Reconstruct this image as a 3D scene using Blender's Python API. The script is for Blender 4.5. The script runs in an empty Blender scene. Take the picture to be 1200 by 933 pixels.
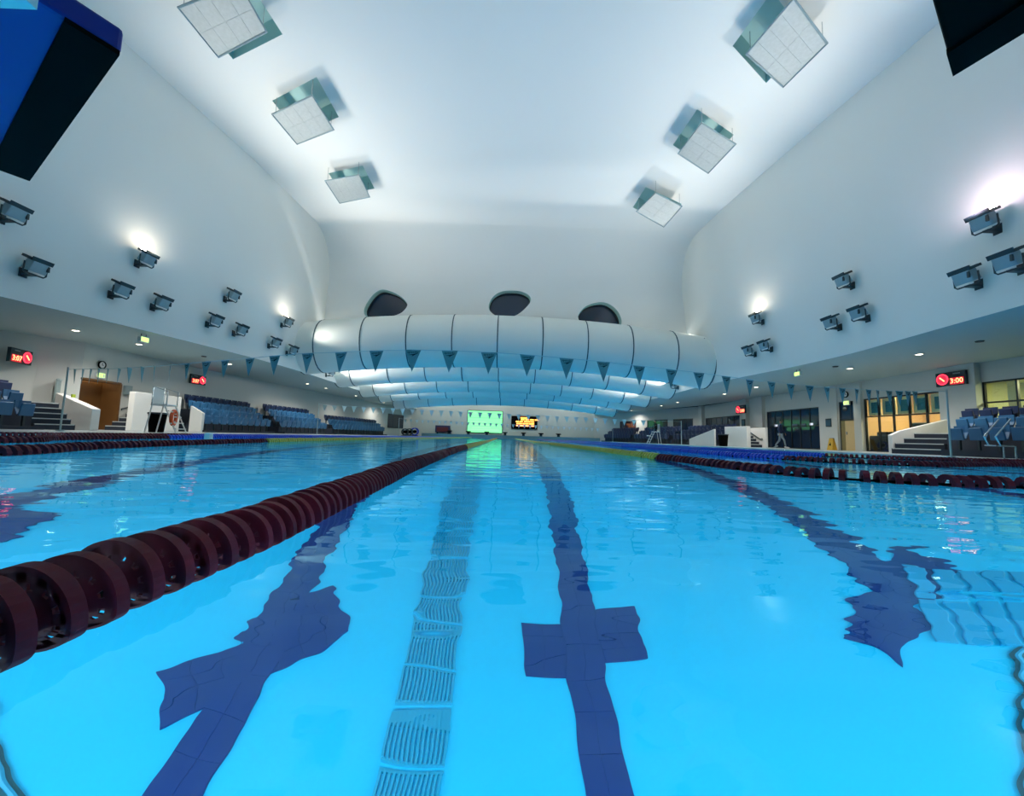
import bpy, bmesh, math, random
from mathutils import Vector, Matrix
random.seed(7)
C = bpy.context.scene
COL = C.collection
PI = math.pi

# ------------------------------------------------------------------ camera
cam = bpy.data.cameras.new('camera')
cam.lens = 14.4; cam.sensor_width = 36; cam.sensor_fit = 'HORIZONTAL'; cam.clip_start = .01; cam.clip_end = 300
camo = bpy.data.objects.new('camera', cam); COL.objects.link(camo)
M = [[0.99943, -0.03039, -0.01463, 0], [-0.01745, -0.09468, -0.99535, 0], [0.02886, 0.99504, -0.09516, .217], [0, 0, 0, 1]]
camo.matrix_world = Matrix(M)
C.camera = camo
# ------------------------------------------------------------------ world, exposure, render options
w = bpy.data.worlds.new('night'); C.world = w; w.use_nodes = True
w.node_tree.nodes['Background'].inputs[0].default_value = (.01, .02, .04, 1)
w.node_tree.nodes['Background'].inputs[1].default_value = .3
C.view_settings.view_transform = 'Standard'; C.view_settings.look = 'None'
C.view_settings.exposure = 0.15; C.view_settings.gamma = 1
C.view_settings.use_curve_mapping = False
cy = C.cycles
cy.max_bounces = 10; cy.diffuse_bounces = 5; cy.glossy_bounces = 4; cy.transmission_bounces = 6
cy.sample_clamp_indirect = 6; cy.caustics_refractive = True; cy.caustics_reflective = True
cy.use_denoising = True

# light levels (W)
FLOOD_W = 420       # each lit floodlight, bounced off the ceiling
HALO_W = 7.5        # floodlights turned at the wall
POOL_W = 102        # each underwater lamp

def lamp(name, kind, loc, direction, power, color, size=.3, angle=1.6, blend=1.0):
    l = bpy.data.lights.new(name, kind); l.energy = power; l.color = color
    if kind == 'SPOT':
        l.spot_size = angle; l.spot_blend = blend; l.shadow_soft_size = size
    elif kind == 'AREA':
        l.shape = 'DISK'; l.size = size
    else:
        l.shadow_soft_size = size
    o = bpy.data.objects.new(name, l); COL.objects.link(o)
    o.location = loc
    if direction is not None:
        o.rotation_euler = Vector(direction).to_track_quat('-Z', 'Y').to_euler()
    return o

# ------------------------------------------------------------------ materials
def s2l(c):
    return tuple(((x / 255) / 12.92 if x / 255 <= .04045 else ((x / 255 + .055) / 1.055) ** 2.4) for x in c)
ORD = 'first second third fourth fifth sixth seventh eighth ninth tenth eleventh twelfth thirteenth fourteenth fifteenth sixteenth seventeenth eighteenth nineteenth twentieth'.split()
MATS = {}
def mat(name, col, rough=.5, var=.06, scale=4., metal=0., spec=.5, bump=0., bscale=60.):
    if name in MATS: return MATS[name]
    m = bpy.data.materials.new(name); m.use_nodes = True
    nt = m.node_tree; b = nt.nodes['Principled BSDF']
    b.inputs['Roughness'].default_value = rough; b.inputs['Metallic'].default_value = metal
    b.inputs['Specular IOR Level'].default_value = spec
    tc = nt.nodes.new('ShaderNodeTexCoord'); no = nt.nodes.new('ShaderNodeTexNoise')
    no.inputs['Scale'].default_value = scale; no.inputs['Detail'].default_value = 3
    nt.links.new(tc.outputs['Object'], no.inputs['Vector'])
    mx = nt.nodes.new('ShaderNodeMix'); mx.data_type = 'RGBA'
    mx.inputs['A'].default_value = tuple(c * (1 - var) for c in col) + (1,)
    mx.inputs['B'].default_value = tuple(min(1, c * (1 + var)) for c in col) + (1,)
    nt.links.new(no.outputs['Fac'], mx.inputs['Factor'])
    nt.links.new(mx.outputs['Result'], b.inputs['Base Color'])
    if bump:
        n2 = nt.nodes.new('ShaderNodeTexNoise'); n2.inputs['Scale'].default_value = bscale
        nt.links.new(tc.outputs['Object'], n2.inputs['Vector'])
        bp = nt.nodes.new('ShaderNodeBump'); bp.inputs['Strength'].default_value = bump; bp.inputs['Distance'].default_value = .02
        nt.links.new(n2.outputs['Fac'], bp.inputs['Height']); nt.links.new(bp.outputs['Normal'], b.inputs['Normal'])
    MATS[name] = m
    return m
def emit(name, col, strength):
    if name in MATS: return MATS[name]
    m = bpy.data.materials.new(name); m.use_nodes = True
    b = m.node_tree.nodes['Principled BSDF']
    b.inputs['Base Color'].default_value = (.02, .02, .02, 1)
    b.inputs['Emission Color'].default_value = (*col, 1); b.inputs['Emission Strength'].default_value = strength
    MATS[name] = m
    return m
def glass(name, col, rough=.02):
    m = mat(name, col, rough, 0.02, spec=.8)
    return m

m_wall = mat('white_render', (.80, .81, .77), .75, .015, .6)
m_ceil = mat('ceiling_plaster', (.82, .83, .81), .8, .01, .4)
m_back = mat('lower_wall_paint', (.56, .58, .55), .7, .02, .5)
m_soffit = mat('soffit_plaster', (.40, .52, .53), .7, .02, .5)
m_deck = mat('deck_tiles', (.38, .43, .44), .35, .12, 3)
m_cyan = mat('pool_tiles', (.002, .53, .83), .5, .012, .5)
m_navy = mat('navy_tiles', (.0004, .026, .17), .5, .08, 3)
m_grate = mat('drain_slats', (.008, .34, .54), .5, .05, 3)
m_hatch = mat('floor_panel_blue', (.003, .33, .58), .5, .05, 3)
m_maroon = mat('maroon_plastic', (.13, .009, .022), .6, .15, 30, spec=.2)
m_yellow = mat('yellow_plastic', (.62, .48, .06), .4, .1, 30)
m_blue = mat('blue_float', (.008, .05, .55), .4, .1, 30)
m_steel = mat('brushed_steel', (.55, .6, .62), .25, .04, 20, metal=.9)
m_white = mat('white_paint', (.78, .78, .75), .5, .03, 4)
m_black = mat('black_rubber', (.003, .003, .003), .8, .2, 20, spec=.05)
m_dark = mat('dark_metal', (.015, .035, .045), .45, .15, 12)
m_house = mat('lamp_grey', (.26, .36, .40), .4, .1, 8)
m_blockblue = mat('starting_block_blue', (.002, .020, .24), .5, .06, 6)
m_seat = mat('seat_blue', (.028, .14, .30), .45, .08, 6)
m_seatnavy = mat('seat_navy', (.008, .022, .085), .45, .08, 6)
m_terrace = mat('terrace_dark', (.02, .03, .05), .8, .1, 4)
m_tread = mat('tread_edge', (.55, .6, .6), .6, .05, 6)
m_tube = mat('tube_skin', (.78, .81, .76), .55, .02, .8)
m_seam = mat('tube_seam', (.035, .08, .10), .6, .1, 6)
m_glassdark = mat('night_glass', (.010, .025, .055), .06, .02, 1, spec=.6)
m_teal = mat('teal_reveal', (.42, .66, .66), .7, .05, 1)
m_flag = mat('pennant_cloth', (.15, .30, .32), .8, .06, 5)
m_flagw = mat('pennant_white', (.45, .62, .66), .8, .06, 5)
m_ink = mat('black_print', (.008, .012, .02), .7, .05, 5)
m_string = mat('flag_string', (.45, .6, .62), .8, .05, 5)
m_pole = mat('pole_grey', (.42, .52, .53), .4, .05, 5, metal=.3)
m_brown = mat('brown_timber', (.16, .07, .018), .5, .18, 2.5)
m_orange = mat('lifebuoy_orange', (.75, .10, .02), .5, .05, 6)
m_ysign = mat('sign_yellow', (.62, .36, .02), .5, .05, 6)
m_timber = mat('pale_timber', (.62, .46, .22), .5, .1, 2)
m_frame = mat('window_frame_dark', (.01, .018, .022), .4, .1, 5)
m_grey = mat('grey_board', (.25, .33, .34), .6, .05, 3)
m_panelmesh = mat('mesh_panel', (.42, .47, .48), .38, .16, 9, metal=.25, bump=.6, bscale=55)
m_skirt = mat('navy_skirting', (.008, .014, .03), .5, .1, 3)
m_skin = mat('skin', (.35, .2, .13), .6, .05, 5)
m_hair = mat('hair', (.01, .008, .008), .6, .1, 20)
m_shirt = mat('navy_shirt', (.01, .03, .09), .7, .1, 5)
m_trouser = mat('grey_trousers', (.18, .25, .30), .7, .1, 5)
m_blackcloth = mat('black_cloth', (.008, .01, .014), .8, .1, 5)
m_cream = mat('cream_frame', (.72, .62, .30), .6, .05, 3)
m_room = mat('room_wall_warm', (.72, .50, .26), .7, .1, 1.5)
m_red = mat('dark_red', (.12, .015, .02), .6, .1, 5)
e_red = emit('red_led', (1, .03, .06), 3.2)
e_redhot = emit('amber_led', (1, .28, .12), 4.0)
e_orange = emit('orange_led', (1, .33, .05), 4.2)
e_green = emit('green_screen', (.22, .97, .36), 1.35)
e_greenl = emit('pale_green_screen', (.42, 1, .55), 1.05)
e_greend = emit('dim_green_screen', (.10, .70, .30), .8)
e_exit = emit('exit_glow', (.65, 1, .25), 1.6)
e_down = emit('downlight_glow', (1, .85, .62), 9)
e_lamp = emit('flood_glow', (1, .93, .82), 25)
e_tube = emit('tube_lamp', (1, .86, .5), 5)

# water: one refracting surface with ripples
def water_material():
    m = bpy.data.materials.new('pool_water'); m.use_nodes = True
    nt = m.node_tree; nt.nodes.clear()
    out = nt.nodes.new('ShaderNodeOutputMaterial'); g = nt.nodes.new('ShaderNodeBsdfRefraction')
    g.inputs['IOR'].default_value = 1.333; g.inputs['Roughness'].default_value = 0.0
    g.inputs['Color'].default_value = (.97, 1, 1, 1)
    gs = nt.nodes.new('ShaderNodeBsdfGlossy'); gs.inputs['Roughness'].default_value = 0.0
    gs.inputs['Color'].default_value = (.42, .85, 1, 1)
    fr = nt.nodes.new('ShaderNodeFresnel'); fr.inputs['IOR'].default_value = 1.333
    mx = nt.nodes.new('ShaderNodeMixShader')
    nt.links.new(fr.outputs[0], mx.inputs[0]); nt.links.new(g.outputs[0], mx.inputs[1]); nt.links.new(gs.outputs[0], mx.inputs[2])
    nt.links.new(mx.outputs[0], out.inputs['Surface'])
    tc = nt.nodes.new('ShaderNodeTexCoord')
    prev = None
    for sc, (sx, sy), amp, det in ((1.2, (.7, 1.0), .0040, 1), (5.5, (.5, 1.0), .0046, 1), (14., (.5, 1.0), .0015, 1)):
        mp = nt.nodes.new('ShaderNodeMapping'); mp.inputs['Scale'].default_value = (sx, sy, 1)
        no = nt.nodes.new('ShaderNodeTexNoise'); no.inputs['Scale'].default_value = sc; no.inputs['Detail'].default_value = det
        nt.links.new(tc.outputs['Object'], mp.inputs[0]); nt.links.new(mp.outputs[0], no.inputs['Vector'])
        ml = nt.nodes.new('ShaderNodeMath'); ml.operation = 'MULTIPLY'; ml.inputs[1].default_value = amp
        nt.links.new(no.outputs['Fac'], ml.inputs[0])
        if prev is None: prev = ml
        else:
            ad = nt.nodes.new('ShaderNodeMath'); ad.operation = 'ADD'
            nt.links.new(prev.outputs[0], ad.inputs[0]); nt.links.new(ml.outputs[0], ad.inputs[1]); prev = ad
    bp = nt.nodes.new('ShaderNodeBump'); bp.inputs['Strength'].default_value = 1; bp.inputs['Distance'].default_value = 1
    nt.links.new(prev.outputs[0], bp.inputs['Height']); 
    for n_ in (g, gs, fr): nt.links.new(bp.outputs['Normal'], n_.inputs['Normal'])
    return m
m_water = water_material()

# ------------------------------------------------------------------ mesh helpers
class MB:
    def __init__(s): s.v = []; s.f = []
    def add(s, vs, fs, mx=None):
        n = len(s.v)
        s.v += [tuple(mx @ Vector(p)) if mx is not None else tuple(p) for p in vs]
        s.f += [tuple(i + n for i in f) for f in fs]; return s
    def box(s, c, d, rot=None, taper=1.0):
        x, y, z = (k / 2 for k in d); t = taper
        vs = [(-x, -y, -z), (x, -y, -z), (x, y, -z), (-x, y, -z), (-x * t, -y * t, z), (x * t, -y * t, z), (x * t, y * t, z), (-x * t, y * t, z)]
        fs = [(0, 3, 2, 1), (4, 5, 6, 7), (0, 1, 5, 4), (1, 2, 6, 5), (2, 3, 7, 6), (3, 0, 4, 7)]
        mx = Matrix.Translation(c)
        if rot is not None: mx = mx @ rot
        return s.add(vs, fs, mx)
    def slab(s, x0, x1, y0, y1, z0, z1):
        return s.box(((x0 + x1) / 2, (y0 + y1) / 2, (z0 + z1) / 2), (abs(x1 - x0), abs(y1 - y0), abs(z1 - z0)))
    def prism(s, pts, h):                       # pts: 3d polygon, h: extrude vector
        n = len(pts); h = Vector(h)
        vs = [tuple(p) for p in pts] + [tuple(Vector(p) + h) for p in pts]
        fs = [tuple(range(n))[::-1], tuple(range(n, 2 * n))] + [(i, (i + 1) % n, n + (i + 1) % n, n + i) for i in range(n)]
        return s.add(vs, fs)
    def tube(s, path, r, seg=8, closed=False, cap=True):
        P = [Vector(p) for p in path]; n = len(P); base = len(s.v); up = None
        for i, p in enumerate(P):
            a = P[i - 1] if (i > 0 or closed) else p; b = P[(i + 1) % n] if (i < n - 1 or closed) else p
            t = (b - a).normalized()
            if up is None:
                up = Vector((0, 0, 1)) if abs(t.z) < .9 else Vector((1, 0, 0))
            u = (up - t * up.dot(t))
            u = u.normalized() if u.length > 1e-5 else t.orthogonal().normalized()
            up = u; v = t.cross(u)
            rr = r[i] if isinstance(r, (list, tuple)) else r
            for k in range(seg):
                a2 = 2 * PI * k / seg
                s.v.append(tuple(p + (u * math.cos(a2) + v * math.sin(a2)) * rr))
        for i in range(n if closed else n - 1):
            for k in range(seg):
                j = (i + 1) % n
                s.f.append((base + i * seg + k, base + i * seg + (k + 1) % seg, base + j * seg + (k + 1) % seg, base + j * seg + k))
        if cap and not closed:
            s.f.append(tuple(base + k for k in range(seg))[::-1]); s.f.append(tuple(base + (n - 1) * seg + k for k in range(seg)))
        return s
    def lathe(s, prof, seg=24, mx=None, closed=True):   # prof: (r, y) loop round the Y axis
        n = len(prof); vs = []; fs = []
        for k in range(seg):
            a = 2 * PI * k / seg
            vs += [(r * math.cos(a), y, r * math.sin(a)) for r, y in prof]
        for k in range(seg):
            k2 = (k + 1) % seg
            for i in range(n if closed else n - 1):
                j = (i + 1) % n
                fs.append((k * n + i, k2 * n + i, k2 * n + j, k * n + j))
        return s.add(vs, fs, mx)
    def cyl(s, c, r, h, axis='Z', seg=16, r2=None):
        r2 = r if r2 is None else r2
        vs = []; 
        for rr, z in ((r, -h / 2), (r2, h / 2)):
            for k in range(seg):
                a = 2 * PI * k / seg; vs.append((rr * math.cos(a), rr * math.sin(a), z))
        fs = [tuple(range(seg))[::-1], tuple(range(seg, 2 * seg))] + [(k, (k + 1) % seg, seg + (k + 1) % seg, seg + k) for k in range(seg)]
        q = {'Z': Matrix.Identity(4), 'X': Matrix.Rotation(PI / 2, 4, 'Y'), 'Y': Matrix.Rotation(-PI / 2, 4, 'X')}[axis]
        return s.add(vs, fs, Matrix.Translation(c) @ q)
    def mesh(s, name, m, smooth=False):
        me = bpy.data.meshes.new(name); me.from_pydata(s.v, [], s.f); me.update()
        if m is not None: me.materials.append(m)
        if smooth:
            for p in me.polygons: p.use_smooth = True
        return me
    def build(s, name, m, parent=None, smooth=False, **props):
        return link(name, s.mesh(name, m, smooth), parent, **props)

def link(name, me, parent=None, loc=None, rot=None, **props):
    o = bpy.data.objects.new(name, me); COL.objects.link(o)
    if parent is not None: o.parent = parent
    if loc is not None: o.location = loc
    if rot is not None: o.rotation_euler = rot
    for k, v in props.items(): o[k] = v
    return o
def bevel(o, width=.01, seg=2):
    md = o.modifiers.new('edge', 'BEVEL'); md.width = width; md.segments = seg; md.limit_method = 'ANGLE'
    return o
def thing(name, label, cat, loc=(0, 0, 0), rot=(0, 0, 0), group=None):
    o = link(name, None, None, loc, rot, label=label, category=cat)
    if group: o['group'] = group
    return o
def struct(o):
    o['kind'] = 'structure'; return o
def copy_tree(o, parent=None):
    c = o.copy(); COL.objects.link(c); c.parent = parent
    for ch in list(o.children): copy_tree(ch, c)
    return c
def rotz(a): return Matrix.Rotation(a, 4, 'Z')
TEXTS = {}
def text_mesh(s, size, m, depth=.002, align='CENTER'):
    key = (s, size, m.name)
    if key in TEXTS: return TEXTS[key]
    cu = bpy.data.curves.new('lettering', 'FONT'); cu.body = s; cu.size = size; cu.extrude = depth; cu.align_x = align; cu.align_y = 'CENTER'; cu.resolution_u = 2
    o = bpy.data.objects.new('lettering', cu); COL.objects.link(o)
    dg = bpy.context.evaluated_depsgraph_get()
    me = bpy.data.meshes.new_from_object(o.evaluated_get(dg))
    bpy.data.objects.remove(o); me.materials.clear(); me.materials.append(m); TEXTS[key] = me
    return me
def interp(x, tab):
    if x <= tab[0][0]: return tab[0][1]
    for (a, b), (c, d) in zip(tab, tab[1:]):
        if x <= c: return b + (d - b) * (x - a) / (c - a)
    return tab[-1][1]
def holed(loops, name, m, parent=None):
    """flat face with an outer loop and holes, each a list of 3d points"""
    bm = bmesh.new(); edges = []
    for lp in loops:
        vs = [bm.verts.new(p) for p in lp]
        for i in range(len(vs)): edges.append(bm.edges.new((vs[i], vs[(i + 1) % len(vs)])))
    bmesh.ops.triangle_fill(bm, use_beauty=True, use_dissolve=False, edges=edges)
    me = bpy.data.meshes.new(name); bm.to_mesh(me); bm.free(); me.materials.append(m)
    return link(name, me, parent)

# ================================================================== SETTING
PX0, PX1, PY0, PY1, PD = -9.2, 11.8, -.15, 53.0, -3.55     # pool basin
DZ = .02                                                    # deck level
BL = [(-8, -16), (4, -14.9), (11, -13.75), (13.2, -13.1), (15.8, -12.6), (19.4, -12.0), (23, -11.75), (30, -11.8), (55, -11.9)]
TL = [(-8, -13.4), (10, -12.9), (14, -12.4), (18, -11.8), (23.8, -11.4), (25.5, -11.4), (55, -11.6)]
BR = [(-8, 11.3), (6, 11.6), (11, 12.1), (14.6, 12.55), (17.3, 12.4), (21, 11.9), (25, 11.75), (37, 11.9), (55, 11.9)]
TR = [(-8, 12.6), (10.6, 12.2), (14.4, 11.7), (20, 11.1), (24, 10.9), (25.5, 10.9), (55, 11.5)]
def smooth(tab, y, d=1.6):
    return sum(interp(y + k * d / 4, tab) for k in (-2, -1, 0, 1, 2)) / 5
SZ, CZ, FZ = 3.6, 12.5, 8.0
def wall_x(side, y, z):
    b, t = (BL, TL) if side < 0 else (BR, TR)
    b = smooth(b, y); t = smooth(t, y)
    return b + (t - b) * (z - SZ) / 8.9
YS = [-8 + k * .75 for k in range(0, 85)]; YS = [y for y in YS if y < 55] + [55]

# deck with the pool cut out of it
d = MB()
for a in ((-24, PX0, -8, 56), (PX1, 24, -8, 56), (PX0, PX1, -8, PY0), (PX0, PX1, PY1, 56)):
    d.slab(a[0], a[1], a[2], a[3], -.4, DZ)
floor = struct(d.build('floor', m_deck))
t = MB()
for a in ((PX0 - .3, PX0 + .0, PY0, PY1), (PX1, PX1 + .3, PY0, PY1)):
    t.slab(a[0], a[1], a[2], a[3], DZ, DZ + .012)
struct(t.build('trim_1', mat('coping', (.42, .52, .55), .4, .1, 6)))
# far raised pool end
struct(MB().slab(PX0 - 1.5, PX1 + .5, PY1, 55.2, DZ, .42).build('trim_2', mat('far_end', (.12, .26, .31), .5, .1, 2)))
# basin
b = MB()
b.slab(PX0 - .3, PX1 + .3, PY0 - .3, PY1 + .3, PD - .2, PD)
basin = struct(b.build('floor_1', m_cyan))
b = MB()
b.slab(PX0 - .3, PX0, PY0, PY1, PD, -.02); b.slab(PX1, PX1 + .3, PY0, PY1, PD, -.02)
b.slab(PX0, PX1, PY0 - .3, PY0, PD, -.02); b.slab(PX0, PX1, PY1, PY1 + .3, PD, -.02)
struct(b.build('wall_pool', m_cyan))
wt = MB().add([(PX0, PY0, 0), (PX1, PY0, 0), (PX1, PY1, 0), (PX0, PY1, 0)], [(0, 1, 2, 3)])
struct(wt.build('water', m_water))

# upper side walls, leaning in, from the soffit to the ceiling
for side, nm in ((-1, 'wall_left'), (1, 'wall_right')):
    vs = []; fs = []; zs = [SZ, 6, 8, 10, CZ + .15]
    for y in YS:
        for z in zs: vs.append((wall_x(side, y, z), y, z))
    n = len(zs)
    for i in range(len(YS) - 1):
        for k in range(n - 1):
            fs.append((i * n + k, (i + 1) * n + k, (i + 1) * n + k + 1, i * n + k + 1))
    struct(MB().add(vs, fs).build(nm, m_wall, smooth=True))
# lower back walls behind the decks
BACKL = [(-8, -24), (10, -21), (16, -18.2), (17, -17.6), (20, -17.5), (24, -17.4), (30, -16.8), (40, -15.8), (48, -14.2), (55, -12.6)]
BACKR = [(-8, 18.3), (31, 18.3), (38, 17.6), (46, 15.4), (55, 12.0)]
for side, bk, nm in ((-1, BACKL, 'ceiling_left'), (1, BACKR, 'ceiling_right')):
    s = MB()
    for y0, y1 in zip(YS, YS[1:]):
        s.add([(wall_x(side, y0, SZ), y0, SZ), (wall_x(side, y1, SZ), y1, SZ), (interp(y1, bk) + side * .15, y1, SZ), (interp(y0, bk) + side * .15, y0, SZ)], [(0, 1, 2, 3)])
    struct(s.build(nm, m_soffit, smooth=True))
def wall_run(p0, p1, z0, z1, th, side, openings, name, m):
    """straight wall from p0 to p1 (plan), openings = (s0, s1, za, zb) along it"""
    p0 = Vector((*p0, 0)); p1 = Vector((*p1, 0)); u = (p1 - p0); L = u.length; u.normalize()
    n = Vector((u.y, -u.x, 0));  n = n if n.x * side > 0 else -n
    mb = MB()
    def piece(a, b, za, zb):
        if b - a < 1e-4 or zb - za < 1e-4: return
        q = [p0 + u * a, p0 + u * b, p0 + u * b + n * th, p0 + u * a + n * th]
        mb.prism([(v.x, v.y, za) for v in q], (0, 0, zb - za))
    cur = 0
    for s0, s1, za, zb in sorted(openings):
        piece(cur, s0, z0, z1); piece(s0, s1, z0, za); piece(s0, s1, zb, z1); cur = s1
    piece(cur, L, z0, z1)
    return struct(mb.build(name, m))
LW = [(-24, -8), (-21, 10), (-18.2, 16), (-17.5, 17), (-17.5, 24), (-16.8, 30), (-15.8, 40), (-14.2, 48), (-12.6, 55)]
LOP = {3: [(.0, 1.78, DZ, 2.12)], 5: [], 7: [(1.0, 5.0, .9, 2.6)]}
# the doorway with the timber passage lies at y 16.75 .. 18.5 on the straight run
for i in range(len(LW) - 1):
    if i == 2:
        wall_run(LW[i], LW[i + 1], DZ, SZ, .2, -1, [], 'wall_left_lower', m_back)
    elif i == 3:
        wall_run(LW[i], LW[i + 1], DZ, SZ, .2, -1, [(.02, 1.72, DZ, 2.12)], 'wall_left_lower', m_back)
    else:
        wall_run(LW[i], LW[i + 1], DZ, SZ, .2, -1, LOP.get(i, []), 'wall_left_lower', m_back)
RX = 18.3
WINR = [(11.2, 15.35, 1.35, 2.85), (16.75, 20.6, DZ, 2.68), (21.1, 22.15, DZ, 2.65), (23.6, 28.4, DZ, 2.5), (31.7, 37.2, .9, 2.45)]
wall_run((RX, -8), (RX, 38), DZ, SZ, .2, 1, [(a + 8, b + 8, c, e) for a, b, c, e in WINR], 'wall_right_lower', m_back)
wall_run((RX, 38), (15.4, 46), DZ, SZ, .2, 1, [(1.0, 3.6, 1.0, 2.5), (4.4, 7.6, 1.0, 2.5)], 'wall_right_lower', m_back)
wall_run((15.4, 46), (12.0, 55), DZ, SZ, .2, 1, [(1.0, 4.0, 1.0, 2.5)], 'wall_right_lower', m_back)
# square columns along the right wall
for i, (ya, yb, dp) in enumerate(((15.35, 16.7, .25), (20.62, 21.05, .14), (22.2, 22.6, .08), (28.5, 29.6, .25), (30.4, 30.9, .3), (37.3, 37.9, .3))):
    struct(MB().slab(RX - dp, RX + .01, ya, yb, DZ, SZ).build('trim_%d' % (i + 3), m_back))
# navy skirting
struct(MB().slab(RX - .03, RX, 5, 16.6, DZ, .16).slab(RX - .03, RX, 28.5, 31.6, DZ, .16).build('baseboard_right', m_skirt))
struct(MB().slab(-17.52, -17.46, 18.75, 24, DZ, .14).build('baseboard_left', m_skirt))

# ceiling of the high hall with six square openings, the bulkhead with its big coved edge
PANELS = [
 ([(-9.41, 10.44), (-9.33, 11.92), (-7.32, 11.02), (-7.29, 9.73)], (.02, .55)),
 ([(-8.93, 14.19), (-8.79, 15.72), (-6.95, 14.84), (-7.03, 13.26)], (0, 0)),
 ([(-8.69, 18.11), (-8.75, 19.93), (-7.03, 19.29), (-6.93, 17.57)], (0, 0)),
 ([(6.86, 11.07), (8.70, 12.14), (8.96, 10.65), (7.17, 9.50)], (0, 0)),
 ([(6.65, 15.40), (8.43, 16.53), (8.62, 14.76), (6.80, 13.77)], (0, 0)),
 ([(6.34, 19.70), (8.27, 21.09), (8.39, 19.10), (6.70, 18.07)], (0, 0))]
HOLES = [
 [(-9.6, 11.2), (-9.45, 12.7), (-7.3, 11.75), (-7.45, 10.2)],
 [(-9.09, 14.37), (-8.95, 16.1), (-6.88, 15.04), (-6.93, 13.25)],
 [(-8.79, 18.59), (-8.85, 20.3), (-6.95, 19.69), (-6.94, 17.93)],
 [(6.70, 11.5), (8.55, 12.75), (8.85, 11.2), (6.91, 9.93)],
 [(6.62, 15.84), (8.5, 17.05), (8.78, 15.14), (6.75, 13.96)],
 [(6.40, 20.5), (8.4, 21.9), (8.80, 20.02), (6.47, 18.72)]]
FY = 22.8                                     # the cove starts here and ends on the bulkhead
outer = [(wall_x(-1, y, CZ), y, CZ) for y in YS if y < FY] + [(wall_x(-1, FY, CZ), FY, CZ)]
outer += ([(wall_x(1, y, CZ), y, CZ) for y in YS if y < FY] + [(wall_x(1, FY, CZ), FY, CZ)])[::-1]
ceiling = struct(holed([outer] + [[(x, y, CZ) for x, y in h] for h in HOLES], 'ceiling', m_ceil))
for h in HOLES:
    r = MB(); n = 4
    r.add([(x, y, CZ) for x, y in h] + [(x, y, CZ + .75) for x, y in h], [(i, (i + 1) % 4, 4 + (i + 1) % 4, 4 + i) for i in range(4)] + [(4, 5, 6, 7)])
    r.build('skylight_shaft', m_teal, ceiling)
c = MB(); rad = 25.5 - FY; nseg = 14; cols = [k / 24 for k in range(25)]
vs = []; fs = []
for i in range(nseg + 1):
    a = PI / 2 * i / nseg; y = FY + rad * math.sin(a); z = CZ - rad * (1 - math.cos(a))
    x0, x1 = wall_x(-1, y, z), wall_x(1, y, z)
    vs += [(x0 + (x1 - x0) * k, y, z) for k in cols]
for i in range(nseg):
    for k in range(24): fs.append((i * 25 + k, i * 25 + k + 1, (i + 1) * 25 + k + 1, (i + 1) * 25 + k))
struct(c.add(vs, fs).build('ceiling_cove', m_ceil, smooth=True))
PORT = [
 [(-9.15, 7.77), (-9.12, 8.2), (-8.73, 8.91), (-8.27, 9.3), (-7.78, 9.32), (-7.04, 9.03), (-6.55, 8.61), (-6.48, 8.3), (-6.85, 7.85), (-7.56, 7.6), (-8.53, 7.5), (-8.95, 7.55)],
 [(-1.28, 8.48), (-1.15, 8.95), (-0.75, 9.36), (-0.2, 9.55), (0.68, 9.55), (1.24, 9.32), (1.41, 9.01), (1.22, 8.63), (0.72, 8.12), (0.24, 7.86), (-0.25, 7.8), (-0.75, 7.87), (-1.16, 8.15)],
 [(4.45, 7.98), (4.6, 8.35), (5.02, 8.76), (5.76, 9.0), (6.38, 8.93), (6.94, 8.51), (7.22, 7.95), (7.19, 7.51), (6.88, 7.15), (6.14, 7.12), (5.28, 7.32), (4.66, 7.61)]]
def spline(lp, sub=4):
    out = []; n = len(lp)
    for i in range(n):
        p0, p1, p2, p3 = (Vector(lp[(i + k) % n]) for k in (-1, 0, 1, 2))
        for j in range(sub):
            t = j / sub
            out.append(tuple(.5 * ((2 * p1) + (-p0 + p2) * t + (2 * p0 - 5 * p1 + 4 * p2 - p3) * t * t + (-p0 + 3 * p1 - 3 * p2 + p3) * t ** 3)))
    return out
zt = CZ - rad
bul = [(wall_x(-1, 25.5, 6.9), 25.5, 6.9), (wall_x(1, 25.5, 6.9), 25.5, 6.9), (wall_x(1, 25.5, zt), 25.5, zt)]
bul += [(x0 + (x1 - x0) * k, 25.5, zt) for k in cols[1:-1][::-1] for x0, x1 in [(wall_x(-1, 25.5, zt), wall_x(1, 25.5, zt))]]
bul += [(wall_x(-1, 25.5, zt), 25.5, zt)]
SP = [spline(p) for p in PORT]
struct(holed([bul] + [[(x, 25.5, z) for x, z in p] for p in SP], 'wall_end_upper', m_ceil))
for i, p in enumerate(SP):
    n = len(p); cx = sum(a for a, _ in p) / n; cz = sum(b for _, b in p) / n
    w_ = MB().add([(x, 25.5, z) for x, z in p] + [(cx + (x - cx) * .96, 26.1, cz + (z - cz) * .96) for x, z in p], [(k, (k + 1) % n, n + (k + 1) % n, n + k) for k in range(n)])
    win = struct(w_.build('window_%d' % (i + 1), m_teal, smooth=True))
    MB().prism([(cx + (x - cx) * .99, 26.0, cz + (z - cz) * .99) for x, z in p], (0, .06, 0)).build('glazing', m_glassdark, win)
    rim = [(cx + (x - cx) * .955, 25.97, cz + (z - cz) * .955) for x, z in p]
    MB().tube(rim, .05, 5, closed=True).build('frame', m_frame, win)
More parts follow.
